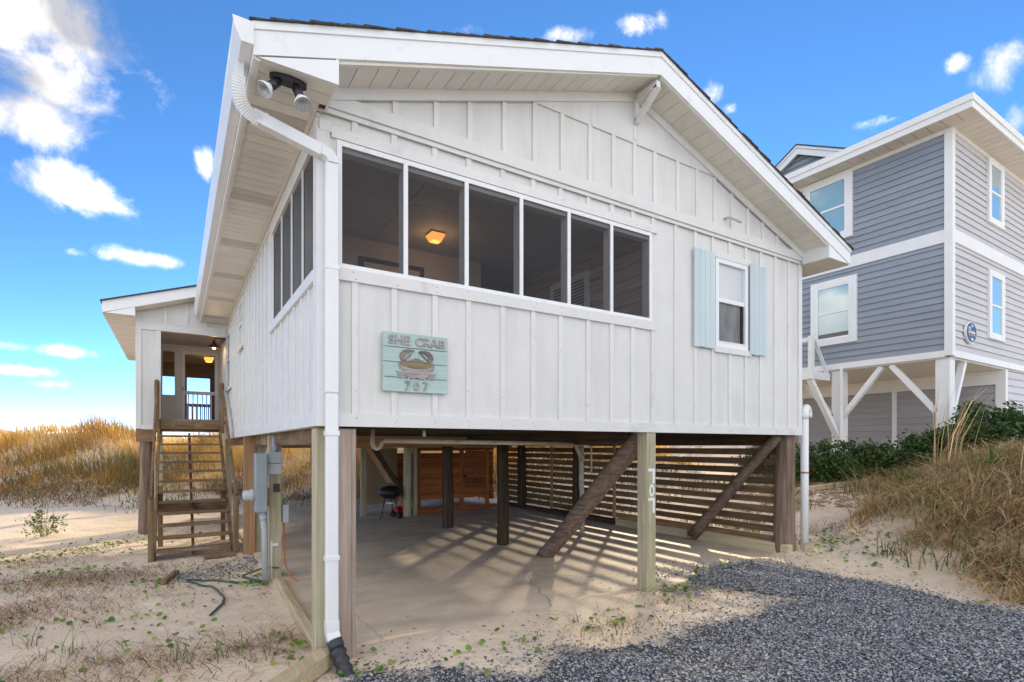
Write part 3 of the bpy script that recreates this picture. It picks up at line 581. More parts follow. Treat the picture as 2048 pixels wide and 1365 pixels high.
# --- painted 7 0 7 on the front post
wp = mat('white_house_number_paint', (.80,.80,.78), (.86,.86,.84), 30, .6); Yn = -.0225
def d7(zb):
    box('painted_digit', 3.925, 4.032, Yn-.001, Yn+.002, zb+.153, zb+.188, wp, NP); box('painted_digit', 3.998, 4.034, Yn-.0015, Yn+.0015, zb, zb+.187, wp, NP)
d7(1.435); d7(1.07)
cs = [2*math.pi*k/24 for k in range(24)]; ring = [(3.985+.047*math.cos(a), 1.352+.078*math.sin(a)) for a in cs]; rin = [(3.985+.019*math.cos(a), 1.352+.046*math.sin(a)) for a in cs]
geo('painted_digit', [(x,Yn-.001,z_) for x, z_ in ring+rin], [(k,(k+1)%24,24+(k+1)%24,24+k) for k in range(24)], wp, NP)
# --- plumbing under the floor
DP = tube('drain_pipe', [(1.07,1.5,1.97),(4.12,1.5,1.93)], .03, OPVC, H, 12)
tube('trap', [(.94,1.5,2.1),(.94,1.5,1.93),(.955,1.5,1.89),(.99,1.5,1.872),(1.025,1.5,1.89),(1.04,1.5,1.93),(1.07,1.5,1.97)], .028, OPVC, DP, 12); tube('drop_pipe', [(1.6,1.52,2.1),(1.6,1.52,2.02)], .02, PVC, DP)
tube('soil_stack', [(5.76,3.5,2.1),(5.76,3.5,1.1),(5.78,3.5,.95),(5.78,3.5,.15)], .05, OPVC, DP, 12); tube('stack_collar', [(5.76,3.5,1.75),(5.76,3.5,1.63)], .062, OPVC, DP, 12); tube('stack_branch', [(5.63,3.5,2.1),(5.63,3.5,1.9),(5.74,3.5,1.72)], .045, OPVC, DP, 12)
tube('supply_pipe', [(4.12,1.5,1.93),(5.9,3.4,1.90),(5.93,3.4,1.87),(5.93,3.4,1.4),(5.85,3.45,1.38)], .018, OPVC, DP)
# pvc riser by the right corner
RP = tube('pvc_riser', [(7.40,-.02,.12),(7.40,-.02,2.34)], .058, PVC, H, 16)
bend = [(7.40+.09-.09*math.cos(a), -.02+.06*(1-math.cos(a))*.4, 2.40+.11*math.sin(a)) for a in [math.pi*k/10 for k in range(11)]]
tube('return_bend', [(7.40,-.02,2.33)]+bend+[(7.58,.02,2.36)], .062, PVC, RP, 16); tube('pipe_strap', [(7.40,-.02,1.47),(7.40,-.02,1.50)], .061, W_br('z'), RP, 16)
# --- nail heads over the battens and trim: far too many and too small to pick apart
NV, NF = [], []
def nail(p, ax):
    k = len(NV); r = .0045*rng.uniform(.7,1.3)
    for j in range(6):
        a = math.pi*j/3; NV.append((p[0]+r*math.cos(a), p[1], p[2]+r*math.sin(a)) if ax == 'y' else (p[0], p[1]+r*math.cos(a), p[2]+r*math.sin(a)))
    NF.append([k+j for j in range(6)] if ax == 'y' else [k+j for j in range(6)][::-1])
for x in BX:
    for z_ in (2.12, 2.15): nail((x+rng.normal(0,.012), -.0312, z_+rng.normal(0,.008)), 'y')
    for z_ in (2.45, 2.95): nail((x+rng.normal(0,.006), -.0202, z_+rng.normal(0,.05)), 'y')
    if x < 4:
        for z_ in (3.37, 3.42): nail((x+rng.normal(0,.02), -.0352, z_+rng.normal(0,.006)), 'y')
        nail((x+rng.normal(0,.02), -.0272, 4.61+rng.normal(0,.02)), 'y')
for y in sy: nail((-.0312, y+rng.normal(0,.01), 2.14+rng.normal(0,.01)), 'x')
for z_ in np.arange(2.3, 4.6, .33): nail((-.0282, .05+rng.normal(0,.02), z_+rng.normal(0,.06)), 'x')
o = geo('nail_head', NV, NF, mat('rusty_nail', (.10,.07,.05), (.25,.16,.10), 20, .7), H); o['kind'] = 'stuff'
# ================================================================== staircase
ST = thing('wooden_staircase', 'weathered open tread wooden staircase climbing to the screen door', 'staircase', (-.77,5.85,0))
for k in range(13):
    zt_ = 2.5-.1795*(k+1); yt = 9.36-.27*(k+1)+.27
    box('tread', -1.30+rng.normal(0,.006), -.20+rng.normal(0,.006), yt-.27, yt-.02, zt_-.042, zt_, W_st('x'), ST, .004)
box('landing_board', -1.33, -.16, 9.34, 9.38, 2.22, 2.50, W_st('x'), ST, .004)
for x in (-1.335, -.165):
    beam('stringer', (x,9.36,2.22), (x,5.95,-.03), .04, .25, W_st('y'), ST); 
beam('middle_stringer', (-.77,9.30,2.15), (-.77,6.2,.06), .045, .12, W_st('y'), ST)
for x, s in ((-1.375,1), (-.125,-1)):
    beam('handrail', (x,9.28,3.30), (x,5.86,1.02), .04, .14, W_st('y'), ST, b=.004)
    box('newel_post', x-.045, x+.045, 5.86, 5.95, float(zg(x,5.9))-.1, 1.05, W_st('z'), ST, .004); box('top_post', x-.045, x+.045, 9.22, 9.31, 2.2, 3.34, W_st('z'), ST, .004)
    box('support_leg', x+.1*s-.04, x+.1*s+.04, 7.4, 7.49, float(zg(x,7.4))-.1, 1.15, W_st('z'), ST)
box('cross_board', -1.32, -.18, 7.36, 7.40, .62, .86, W_st('x'), ST)
# ================================================================== slatted fence under the house
FE = thing('slat_fence', 'horizontal brown wooden slat screen closing the right side under the house', 'fence', (7.22,4.5,.1))
for k in range(12):
    z0 = .345+k*.157; yend = 8.9 if k < 10 else 7.8
    y = .30
    for y1 in (4.08, yend): box('slat', 7.20+rng.normal(0,.002), 7.222, y+.004, y1-.004, z0+rng.normal(0,.004)-.006, z0+.110+rng.normal(0,.003), W_sl('y'), FE); y = y1
for y in (4.09, 6.41, 8.6): box('fence_batten', 7.16, 7.198, y-.035, y+.035, .15, 2.06, W_br('z'), FE)
for y0, y1, h in ((.02,1.95,.27),(1.97,3.9,.25),(3.92,6.3,.22),(6.32,8.9,.20)):
    tag(box('landscape_timber', 7.02 if y0 < 4 else 7.0, 7.15, y0, y1, .10, .10+h, W_pt('y') if y0 < 3.9 else W_dk('y'), None, .015, loc=(7.1,(y0+y1)/2,.1)),
        {.02:'pale landscape timber at the foot of the slat screen, ending beside the front right piling',1.97:'landscape timber second from the front below the slat screen',3.92:'dark stained landscape timber below the slat screen, behind the long leaning log',6.32:'dark landscape timber at the far end of the slat screen'}[y0], 'timber', 'timbers under the slat screen')
# ================================================================== outdoor shower enclosure
SH = thing('shower_enclosure', 'reddish cedar board outdoor shower stall under the back of the house', 'shower stall', (5.3,8.5,.1))
box('sill_timber', 4.1, 6.7, 8.38, 8.46, .03, .27, W_rd('x'), SH)
for x in (4.36, 5.62, 6.42): box('post', x-.05, x+.05, 8.42, 8.5, .27, 1.9, W_rd('z'), SH)
z = .50
while z < 1.68:
    for a in ((4.41,5.57),(5.67,6.37)): box('board', a[0], a[1], 8.43+rng.normal(0,.006), 8.455, z, z+.122, W_rd('x'), SH)
    z += .137
box('top_rail', 4.3, 6.6, 8.40, 8.4195, 1.78, 1.9, W_rd('x'), SH); box('latch', 5.64, 5.74, 8.395, 8.429, 1.06, 1.12, BLACK, SH); box('knob', 6.02, 6.06, 8.39, 8.429, .95, .99, BLACK, SH)
z = .30
while z < 1.7: box('rear_board', 4.3, 6.9, 10.2, 10.23, z, z+.135, W_rd('x'), SH); z += .14
z = .4
while z < 1.7: box('side_board', 6.62, 6.65, 8.5, 10.2, z, z+.132, W_rd('y'), SH); z += .137
tag(box('plywood_panel', 3.3, 4.25, 9.75, 9.78, .3, 1.85, PLY, None, loc=(3.8,9.76,.3)), 'tan plywood sheet standing behind the diagonal brace near the kettle grill', 'panel')
# rear deck and its railing, in the sun behind the house
DK = thing('rear_deck', 'sunlit orange wooden deck railing seen past the kettle grill', 'deck', (3.4,14.2,.3))
box('deck_floor', 2.9, 6.2, 13.2, 15.2, 1.28, 1.34, W_br('x'), DK); box('rim_joist', 2.9, 6.2, 13.14, 13.19, 1.08, 1.339, W_br('x'), DK)
for x in (3.0,4.1,5.2): box('deck_post', x-.05, x+.05, 13.05, 13.139, .2, 2.4, W_br('z'), DK)
box('rail', 2.95, 6.2, 15.0, 15.06, 2.3, 2.38, W_br('x'), DK)
for k in range(22): box('baluster', 3.0+k*.14, 3.05+k*.14, 15.0, 15.05, 1.341, 2.2995, W_br('z'), DK)
# ================================================================== electrical gear on the left piling
tag(box('breaker_box', -.10, .055, 3.40, 3.60, .98, 1.80, CHAR, None, .01, loc=(0,3.5,.98)), 'tall blue grey electrical panel mounted on the green piling left of the white downspout', 'electrical box')
EB = thing('meter_can', 'light grey junction box at the top of the electrical piling, beside the tall panel', 'electrical box', (.14,3.58,1.5))
box('lower_cover', .055, .255, 3.50, 3.615, 1.50, 1.655, LGRY, EB, .008); box('upper_cover', .05, .258, 3.49, 3.615, 1.66, 1.82, LGRY, EB, .008); tube('riser_conduit', [(.17,3.56,1.82),(.17,3.56,2.1)], .035, LGRY, EB, 12); tube('nipple', [(.05,3.55,1.69),(-.02,3.55,1.69)], .03, LGRY, EB, 12)
MT = thing('power_meter', 'round glass power meter on the left side of the tall grey panel', 'meter', (-.12,3.5,1.2))
lathe('meter_base', [(.0,0),(.085,0),(.085,.05),(.075,.06),(.0,.06)], (-.10,3.5,1.22), LGRY, MT, 20, (-1,0,0)); lathe('meter_dome', [(.072,.06),(.072,.12),(.05,.15),(0,.155)], (-.10,3.5,1.22), mat('meter_glass', (.45,.46,.46), (.6,.6,.6), 9, .15), MT, 20, (-1,0,0))
CO = thing('power_conduit', 'grey vertical conduit running into the sand below the tall electrical panel', 'conduit', (.03,3.5,0))
tube('pipe', [(.01,3.5,.985),(.015,3.5,.85),(.03,3.5,.7),(.035,3.5,-.05)], .043, LGRY, CO, 14); tube('coupling', [(.011,3.5,.94),(.014,3.5,.86)], .05, LGRY, CO, 14)
for z in (1.05, 1.5): tag(box('wood_block', .06, .10, 3.56, 3.615, z, z+.26, W_br('z'), None, loc=(.08,3.6,z)), ('lower' if z < 1.2 else 'upper')+' brown wood block between the tall electrical panel and its piling', 'wood block', 'mounting blocks')
tag(box('outlet_box', .16, .24, 3.585, 3.618, 1.24, 1.36, BLACK, None, .004, loc=(.2,3.6,1.3)), 'small dark outlet plate on the electrical piling under the junction box', 'outlet')
OB = tag(box('phone_box', .285, .37, 3.62, 3.76, .78, 1.05, LGRY, None, .006, loc=(.32,3.7,.9)), 'small white utility box on the right side of the electrical piling', 'utility box')
tag(tube('water_pipe', [(.13,3.58,-.02),(.13,3.58,.52),(.14,3.57,.55)], .014, PVC, None, loc=(.13,3.58,0)), 'thin white water pipe standing at the foot of the electrical piling', 'pipe')
tag(box('faucet_bracket', .14, .22, 3.57, 3.615, .47, .51, PVC, None, loc=(.18,3.6,.48)), 'small white bracket low on the electrical piling', 'bracket')
tag(tube('orange_cord', [(.31,3.7,.8),(.32,3.66,.5),(.31,3.62,.2),(.36,3.4,.04),(.40,3.2,.03)], .012, ORNG, None, 8, loc=(.33,3.6,.1)), 'thin orange cord hanging from the utility box to the sand', 'cord')
hp = [(.20,3.45,.25),(.08,3.7,.22),(-.05,3.95,.14),(-.2,4.05,.05),(-.1,3.75,.05),(.0,3.6,.06),(-.2,3.55,.05),(-.38,3.75,.05),(-.5,4.0,.05),(-.8,4.15,.05),(-.9,4.1,.05),(-.75,3.85,.05),(-.62,3.6,.05),(-.55,3.2,.05),(-.52,2.9,.05),(-.56,2.6,.05),(-.70,2.27,.05)]
def spline(P, k=6):
    P = [Vector(p) for p in P]; Q = []
    for i in range(len(P)-1):
        a, b, c, d = P[max(i-1,0)], P[i], P[i+1], P[min(i+2,len(P)-1)]
        for j in range(k): t = j/k; Q.append(.5*((2*b)+(c-a)*t+(2*a-5*b+4*c-d)*t*t+(3*b-a-3*c+d)*t**3))
    return Q+[P[-1]]
q = [Vector((p.x, p.y, float(zg(p.x,p.y))+max(.022, p.z-.03))) for p in spline(hp)]
tag(tube('garden_hose', q, .014, HOSE, None, 8, loc=tuple(q[-1])), 'dark green garden hose looped on the sand beside the electrical piling', 'hose')
# ================================================================== loose timbers on the ground
def gtimber(p0, p1, wd, ht, label, m=None, dz=.0):
    a = Vector((*p0, float(zg(*p0))+ht*.25+dz)); b = Vector((*p1, float(zg(*p1))+ht*.25+dz)); c = (a+b)/2
    return tag(beam('ground_timber', a, b, wd, ht, m or W_pt('y'), None, b=.012, loc=tuple(c)), label, 'timber')
gtimber((-.50,-.62), (.06,-.02), .15, .15, 'pale timber lying in the sand, its end against the corner post behind the white downspout', dz=.05)
gtimber((.06,.25), (.20,3.4), .10, .13, 'weathered edging timber along the left edge of the concrete slab', dz=.01)
gtimber((-.62,5.62), (-.16,5.72), .13, .10, 'short board sunk in the sand at the foot of the staircase', W_st('x'))
gtimber((-1.18,4.05), (-1.02,4.75), .08, .08, 'short pale board end lying in the sand left of the hose', W_st('y'))
gtimber((10.7,3.0), (12.8,1.3), .14, .12, 'greenish edging timber in the sand below the shrubs by the grey house', dz=.03)
gtimber((7.25,-.16), (7.40,-.10), .12, .14, 'small wood offcut at the foot of the front right piling')
# ================================================================== kettle grill and red bucket
KX, KY = 3.52, 8.25; kz = float(slab_z(3.5))
KG = thing('kettle_grill', 'black kettle charcoal grill on three legs under the back of the house', 'grill', (KX,KY,kz))
pr = [(.0,-.17)]+[(.27*math.sin(a), -.17*math.cos(a)) for a in [math.pi/2*k/8 for k in range(1,9)]]
lathe('bowl', pr, (KX,KY,kz+.64), BLACK, KG); lathe('lid', [(.28,0),(.275,.03)]+[(.272*math.cos(a), .03+.15*math.sin(a)) for a in [math.pi/2*k/8 for k in range(1,9)]], (KX,KY,kz+.645), BLACK, KG)
tube('lid_handle', [(KX-.05,KY,kz+.82),(KX-.05,KY,kz+.86),(KX+.05,KY,kz+.86),(KX+.05,KY,kz+.82)], .012, BLACK, KG)
for a in (3.4, 5.3, 1.0): tube('leg', [(KX+.15*math.cos(a),KY+.15*math.sin(a),kz+.52),(KX+.28*math.cos(a),KY+.28*math.sin(a),kz+.0)], .013, BRONZE, KG, 8)
for a in (5.3, 1.0): lathe('wheel', [(0,-.02),(.075,-.02),(.075,.02),(0,.02)], (KX+.28*math.cos(a),KY+.28*math.sin(a)-.02,kz+.075), BLACK, KG, 18, (0,1,0))
lathe('ash_catcher', [(.0,0),(.1,0),(.11,.04),(0,.05)], (KX,KY,kz+.36), GUT, KG)
BK = thing('red_bucket', 'small red plastic bucket lying beside the kettle grill', 'bucket', (3.86,8.55,kz)); lathe('bucket_body', [(0,0),(.10,0),(.13,.24),(.12,.24),(.095,.02)], (3.80,8.62,kz+.13), REDP, BK, 20, (.3,-1,.1)); tube('bucket_handle', [(3.75,8.4,kz+.1),(3.84,8.36,kz+.02),(3.95,8.4,kz+.1)], .006, BLACK, BK)
# ================================================================== flood lamp under the eave
FL = thing('flood_lamp', 'black twin flood lamp with two clear bulbs under the left front eave', 'lamp', (-.30,-.33,4.73))
ov = [(-.30+.135*math.cos(a)*(1 if abs(math.cos(a))<.98 else 1), -.33+.052*math.sin(a)) for a in [2*math.pi*k/28 for k in range(28)]]
prism('base_plate', ov, 'z', 4.698, 4.7345, BLACK, FL)
BULB = mat('clear_bulb_glass', (.30,.30,.31), (.50,.50,.51), 60, .06, spec=.9)
for p0, d in (((-.36,-.33,4.70), Vector((-.62,-.30,-.75))), ((-.25,-.33,4.70), Vector((.22,-.50,-1.0)))):
    d.normalize(); p0 = Vector(p0); s = tube('lamp_socket', [p0, p0+d*.03, p0+d*.032, p0+d*.135], [.02,.02,.034,.034], BLACK, FL, 14)
    lathe('bulb', [(.03,0),(.033,.02),(.055,.05),(.062,.072),(.060,.078)], p0+d*.125, GUT, FL, 22, d); lathe('bulb_lens', [(.059,.0),(.045,-.006),(.03,-.012),(.02,-.03),(.0,-.034)], p0+d*.203, BULB, FL, 22, d)
# ================================================================== porch lamps
LP = thing('porch_ceiling_lamp', 'glowing amber glass ceiling lamp inside the front screened porch', 'lamp', (1.9,1.85,4.74))
def amber(root, x, y, zc, s=1.0):
    V = []
    for hw, z_ in ((.085*s,zc-.015),(.10*s,zc-.03),(.062*s,zc-.115*s)):
        for a, c in ((-1,-1),(1,-1),(1,1),(-1,1)): V.append((x+a*hw, y+c*hw, z_))
    Fc = [(i*4+j, i*4+(j+1)%4, i*4+4+(j+1)%4, i*4+4+j) for i in range(2) for j in range(4)]+[(8,9,10,11),(3,2,1,0)]
    geo('glass_shade', V, Fc, GLOW, root); box('canopy', x-.09*s, x+.09*s, y-.09*s, y+.09*s, zc-.0145, zc-.001, BRONZE, root)
    l = bpy.data.lights.new('lamp_light', 'POINT'); l.energy = 1.0; l.color = (1,.55,.2); l.shadow_soft_size = .08; lo = bpy.data.objects.new('lamp_light', l); COL.objects.link(lo); lo.parent = root; lo.location = Vector((x,y,zc-.22))-org(root)
amber(LP, 1.9, 1.85, 4.741)
LP2 = thing('entry_porch_lamp', 'glowing amber ceiling lamp seen through the screen door', 'lamp', (-.2,13.2,4.5)); amber(LP2, -.20, 13.2, 4.499, 1.25)
WL = thing('wall_lamp', 'dark bronze barn lamp with glowing bulb on the wall beside the screen door', 'lamp', (0,10.1,4.5))
lathe('wall_plate', [(0,0),(.06,0),(.06,.02),(0,.025)], (-.001,10.1,4.52), BRONZE, WL, 18, (-1,0,0)); tube('arm', [(-.02,10.1,4.52),(-.15,10.1,4.53),(-.22,10.1,4.52),(-.24,10.1,4.46)], .012, BRONZE, WL)
lathe('lamp_shade', [(.025,.0),(.035,-.06),(.06,-.10),(.14,-.19),(.145,-.20),(.13,-.19)], (-.24,10.1,4.47), BRONZE, WL, 22); wlg = bpy.data.lights.new('lamp_light','POINT'); wlg.energy = 1.5; wlg.color = (1,.62,.3); wlg.shadow_soft_size = .04; wlo = bpy.data.objects.new('lamp_light', wlg); COL.objects.link(wlo); wlo.parent = WL; wlo.location = (-.24,0,-.3)
lathe('bulb', [(0,-.21),(.03,-.20),(.04,-.17),(.03,-.13),(0,-.12)], (-.24,10.1,4.46), GLOW2, WL, 14)
# ================================================================== crab sign
SG = thing('crab_sign', 'aqua plank sign lettered SHE CRAB 707 with a driftwood crab on the front wall', 'sign', (.862,-.03,2.4))
box('backing_strip', .60, .66, -.03, -.0195, 2.42, 2.92, SIGN, SG); box('backing_strip', 1.06, 1.12, -.03, -.0195, 2.42, 2.92, SIGN, SG)
for k, (za, zb) in enumerate(((2.40,2.528),(2.533,2.668),(2.673,2.803),(2.808,2.940))): box('plank', .542, 1.182, -.052, -.0305, za, zb, SIGN, SG, .004)
YS = -.0525
def flat(poly, m, th=.012, name='crab_piece', y0=YS): prism(name, [(x, z_) for x, z_ in poly], 'y', y0-th, y0, m, SG)
def word(s, xc, zb, size, cut=.002):
    n = len(s); wtot = sum(.55 if c == ' ' else 1 for c in s); wd = size*(.68 if n > 3 else .74); x = xc-wtot*wd/2 if n > 3 else xc-wtot*wd/2
    for c in s:
        a = wd*(.55 if c == ' ' else 1)
        if c != ' ':
            xm = x+a/2
            text_mesh('letter', c, size, .006, LETT, lambda u, v, t_, xm=xm: (xm+u, YS-.006-t_, zb+v), SG, cut=cut)
        x += a
word('SHE CRAB', .867, 2.834, .112, .003); word('707', .862, 2.418, .12, .002)
cx, cz = .862, 2.628
def mir(P, s): return [(cx+s*x, cz+z_) for x, z_ in P]
flat(mir([(-.16,.03),(-.12,.01),(-.07,-.005),(0,-.01),(.07,-.005),(.12,.01),(.16,.03),(.155,.0),(.12,-.045),(.06,-.062),(-.06,-.062),(-.12,-.045),(-.155,.0)],1), CRAB3, .012)
flat(mir([(-.162,.045),(-.06,.05),(.06,.05),(.162,.045),(.15,.02),(.09,.0),(0,-.008),(-.09,.0),(-.15,.02)],1), CRAB2, .018)
flat(mir([(-.10,.052),(-.06,.07),(-.025,.08),(-.01,.092),(.0,.08),(.012,.092),(.03,.08),(.07,.066),(.10,.052)],1), CRAB1, .014)
for s in (-1, 1):
    flat(mir([(.05,-.064),(.09,-.06),(.115,-.05),(.10,-.085),(.04,-.105),(.0,-.09),(.0,-.066)], s), CRAB3, .014)
    flat(mir([(.10,.055),(.125,.05),(.15,.06),(.165,.09),(.158,.125),(.13,.155),(.085,.165),(.03,.16),(.022,.15),(.065,.14),(.10,.125),(.118,.10),(.117,.08)], s), CRAB1, .016)
    flat(mir([(.105,.075),(.122,.066),(.075,.10),(.02,.142),(.03,.152)], s), CRAB1, .012) if s > 0 else flat(mir([(.108,.065),(.13,.052),(.10,.085),(.06,.125),(.05,.13),(.065,.10)], s), CRAB1, .012)
    for (xa_, za_), (xb_, zb_), (xc_, zc_), wd in (((.12,-.01),(.17,-.01),(.175,.045),.010),((.10,-.045),(.16,-.05),(.20,-.042),.009),((.09,-.055),(.14,-.075),(.19,-.07),.009),((.08,-.065),(.12,-.09),(.165,-.105),.009),((.06,-.08),(.09,-.115),(.095,-.155),.011)):
        flat(mir([(xa_,za_+wd),(xb_,zb_+wd),(xc_,zc_+.003),(xc_,zc_-.003),(xb_,zb_-wd),(xa_,za_-wd)], s), CRAB3 if wd < .0105 else SIGN, .009, 'crab_leg')
# ================================================================== neighbouring grey house
NX, NY = 14.75, .57; NB = thing('neighbour_house', 'tall grey clapboard house with white trim raised on white posts', 'house', (NX,NY,1.1))
NYB, NXB = 8.6, 24.0; Z0, ZE = 4.08, 9.56
def clap_left(x, y0, y1, z0, z1, m, parent, e=.167):
    z = z0
    while z < z1-.03:
        t = min(z+e, z1); prism('clapboard', [(y0,z),(y1,z),(y1,t),(y0,t)], 'x', x-.001, x+.04, m, parent) if False else geo('clapboard', [(x-.036,y0,z),(x-.036,y1,z),(x+.04,y1,z),(x+.04,y0,z),(x-.002,y0,t+.012),(x-.002,y1,t+.012),(x+.04,y1,t+.012),(x+.04,y0,t+.012)], [(0,1,2,3),(7,6,5,4),(1,0,4,5),(2,1,5,6),(3,2,6,7),(0,3,7,4)], m, parent); z = t
def clap_front(y, x0, x1, z0, z1, m, parent, e=.167):
    z = z0
    while z < z1-.03:
        t = min(z+e, z1); geo('clapboard', [(x0,y-.036,z),(x1,y-.036,z),(x1,y+.04,z),(x0,y+.04,z),(x0,y-.002,t+.012),(x1,y-.002,t+.012),(x1,y+.04,t+.012),(x0,y+.04,t+.012)], [(0,3,2,1),(4,5,6,7),(0,1,5,4),(1,2,6,5),(2,3,7,6),(3,0,4,7)], m, parent); z = t
box('wall', NX+.0405, NXB, NY+.0405, NYB, Z0, ZE+.2, GREY, NB)
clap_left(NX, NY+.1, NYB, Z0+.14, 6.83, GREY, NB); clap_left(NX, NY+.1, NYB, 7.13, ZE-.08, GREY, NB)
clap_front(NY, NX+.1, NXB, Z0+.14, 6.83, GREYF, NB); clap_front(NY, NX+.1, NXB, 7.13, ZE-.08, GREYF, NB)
box('corner_board', NX-.055, NX+.11, NY-.055, NY+.11, Z0+.005, ZE-.001, NBW, NB)
for z0, z1, d in ((6.83,7.14,.045),(Z0-.02,Z0+.14,.047),(ZE-.10,ZE-.0005,.045)):
    box('trim_band', NX-d, NX+.04, NY+.1105, NYB, z0, z1, NBW, NB); box('trim_band', NX+.1105, NXB, NY-d, NY+.04, z0, z1, NBW, NB)
def nwin_left(y0, y1, z0, z1, pane):
    f = box('window', NX-.046, NX+.0, y0+.12, y1-.12, z0+.12, z1-.12, pane, NB)
    for a in ((y0,y0+.16,z0,z1),(y1-.16,y1,z0,z1),(y0+.16,y1-.16,z1-.16,z1),(y0+.16,y1-.16,z0,z0+.16)): box('casing', NX-.078, NX-.001, a[0], a[1], a[2], a[3], NBW, f)
    for a in ((y0+.16,y0+.21,z0+.16,z1-.16),(y1-.21,y1-.16,z0+.16,z1-.16),(y0+.21,y1-.21,z1-.21,z1-.16),(y0+.21,y1-.21,z0+.16,z0+.21),(y0+.21,y1-.21,(z0+z1)/2-.03,(z0+z1)/2+.02)): box('sash', NX-.07, NX-.002, a[0], a[1], a[2], a[3], FASC, f)
box('window_gap', NX-.0475, NX-.0465, 2.85, 3.68, 4.98, 5.10, DGL, NB); nwin_left(2.64, 3.89, 4.77, 6.60, AQUA); nwin_left(2.75, 4.12, 7.68, 9.54, AQUA)
nwin_left(5.6, 6.8, 7.68, 9.54, AQUA)
def nwin_front(x0, x1, z0, z1):
    f = box('window', x0+.12, x1-.12, NY-.046, NY, z0+.12, z1-.12, AQUA, NB)
    for a in ((x0,x0+.16,z0,z1),(x1-.16,x1,z0,z1),(x0+.16,x1-.16,z1-.16,z1),(x0+.16,x1-.16,z0,z0+.16)): box('casing', a[0], a[1], NY-.078, NY-.001, a[2], a[3], NBW, f)
    for a in ((x0+.16,x0+.21,z0+.16,z1-.16),(x1-.21,x1-.16,z0+.16,z1-.16),(x0+.21,x1-.21,(z0+z1)/2-.03,(z0+z1)/2+.02)): box('sash', a[0], a[1], NY-.07, NY-.002, a[2], a[3], FASC, f)
nwin_front(16.97, 18.08, 7.78, 9.48); nwin_front(17.0, 18.13, 4.74, 6.54)
nwin_front(21, 22.2, 7.78, 9.48)
# eaves: hip roof with soffits and double fascia
EO = .60; e0x, e0y = NX-EO, NY-EO
hp_ = [(e0x,e0y),(NXB+EO,e0y),(NXB+EO,NYB+EO),(e0x,NYB+EO)]; zr = ZE+.30; mid = [(e0x+4.6,e0y+4.8),(NXB+EO-4.6,e0y+4.8)]
rf = geo('roof', [(x,y,zr) for x, y in hp_]+[(mid[0][0],mid[0][1],zr+1.9),(mid[1][0],mid[1][1],zr+1.9)], [(0,1,5,4),(1,2,5),(2,3,4,5),(3,0,4),(3,2,1,0)], SHIN, NB)
box('fascia', e0x, e0x+.03, e0y, NYB+EO, ZE-.01, ZE+.14, NBW, NB); box('fascia', e0x-.03, e0x+.0295, e0y-.03, NYB+EO, ZE+.1405, ZE+.29, NBW, NB)
box('fascia', e0x+.0305, NXB+EO, e0y, e0y+.03, ZE-.01, ZE+.14, NBW, NB); box('fascia', e0x+.03, NXB+EO, e0y-.03, e0y+.0295, ZE+.1405, ZE+.29, NBW, NB)
NS = mat('neighbour_cream_soffit', (.66,.62,.54), (.71,.67,.59), 3, .5, rand=.03)
y = e0y+.031
while y < NYB+EO: box('soffit_plank', e0x+.031, NX-.031, y, y+.288, ZE, ZE+.012, NS, NB); y += .30
x = NX-.029
while x < NXB: box('soffit_plank', x, x+.288, e0y+.031, NY-.031, ZE, ZE+.012, NS, NB); x += .30
box('soffit_backing', e0x+.03, NX, e0y+.03, NYB, ZE+.013, ZE+.03, DARKUND, NB); box('soffit_backing', NX, NXB, e0y+.03, NY, ZE+.013, ZE+.03, DARKUND, NB)
box('soffit_vent', 14.3, 14.55, 3.1, 3.5, ZE-.02, ZE-.001, VENT, NB)
# cross gable
gX = 16.0; gy0, gyp, gy1 = 2.0, 5.05, 8.1; gz0 = ZE+.3; gzp = 11.55; gs = (gzp-gz0)/(gyp-gy0)
CG = prism('cross_gable', [(gy0,gz0),(gy1,gz0),(gyp,gzp-.1)], 'x', gX+.19, gX+5, GREY, NB)
z = gz0
while z < gzp-.2:
    hw = (gzp-.15-z)/gs; geo('clapboard', [(gX+.15,gyp-hw,z),(gX+.15,gyp+hw,z),(gX+.185,gyp+hw-.3,z+.167),(gX+.185,gyp-hw+.3,z+.167)], [(0,1,2,3)], GREY, CG); z += .167
for s in (-1, 1):
    q = [(gyp,gzp),(gyp,gzp-.2),(gyp+s*3.2,gzp-.2-gs*3.2),(gyp+s*3.2,gzp-gs*3.2)]; prism('rake_fascia', q, 'x', gX, gX+.0405, NBW, CG); prism('rake_fascia', [(a, b+.08) for a, b in q[:1]]+[(gyp,gzp+.001),(gyp+s*3.2,gzp+.001-gs*3.2),(gyp+s*3.2,gzp+.08-gs*3.2)], 'x', gX-.03, gX+.04, NBW, CG)
    prism('rake_soffit', [(gyp,gzp-.16),(gyp,gzp-.18),(gyp+s*3.2,gzp-.18-gs*3.2),(gyp+s*3.2,gzp-.16-gs*3.2)], 'x', gX+.041, gX+.149, NS, CG)
    prism('gable_shingles', [(gyp,gzp+.081),(gyp,gzp+.12),(gyp+s*3.25,gzp+.12-gs*3.25),(gyp+s*3.25,gzp+.081-gs*3.25)], 'x', gX-.05, gX+6, SHIN, CG)
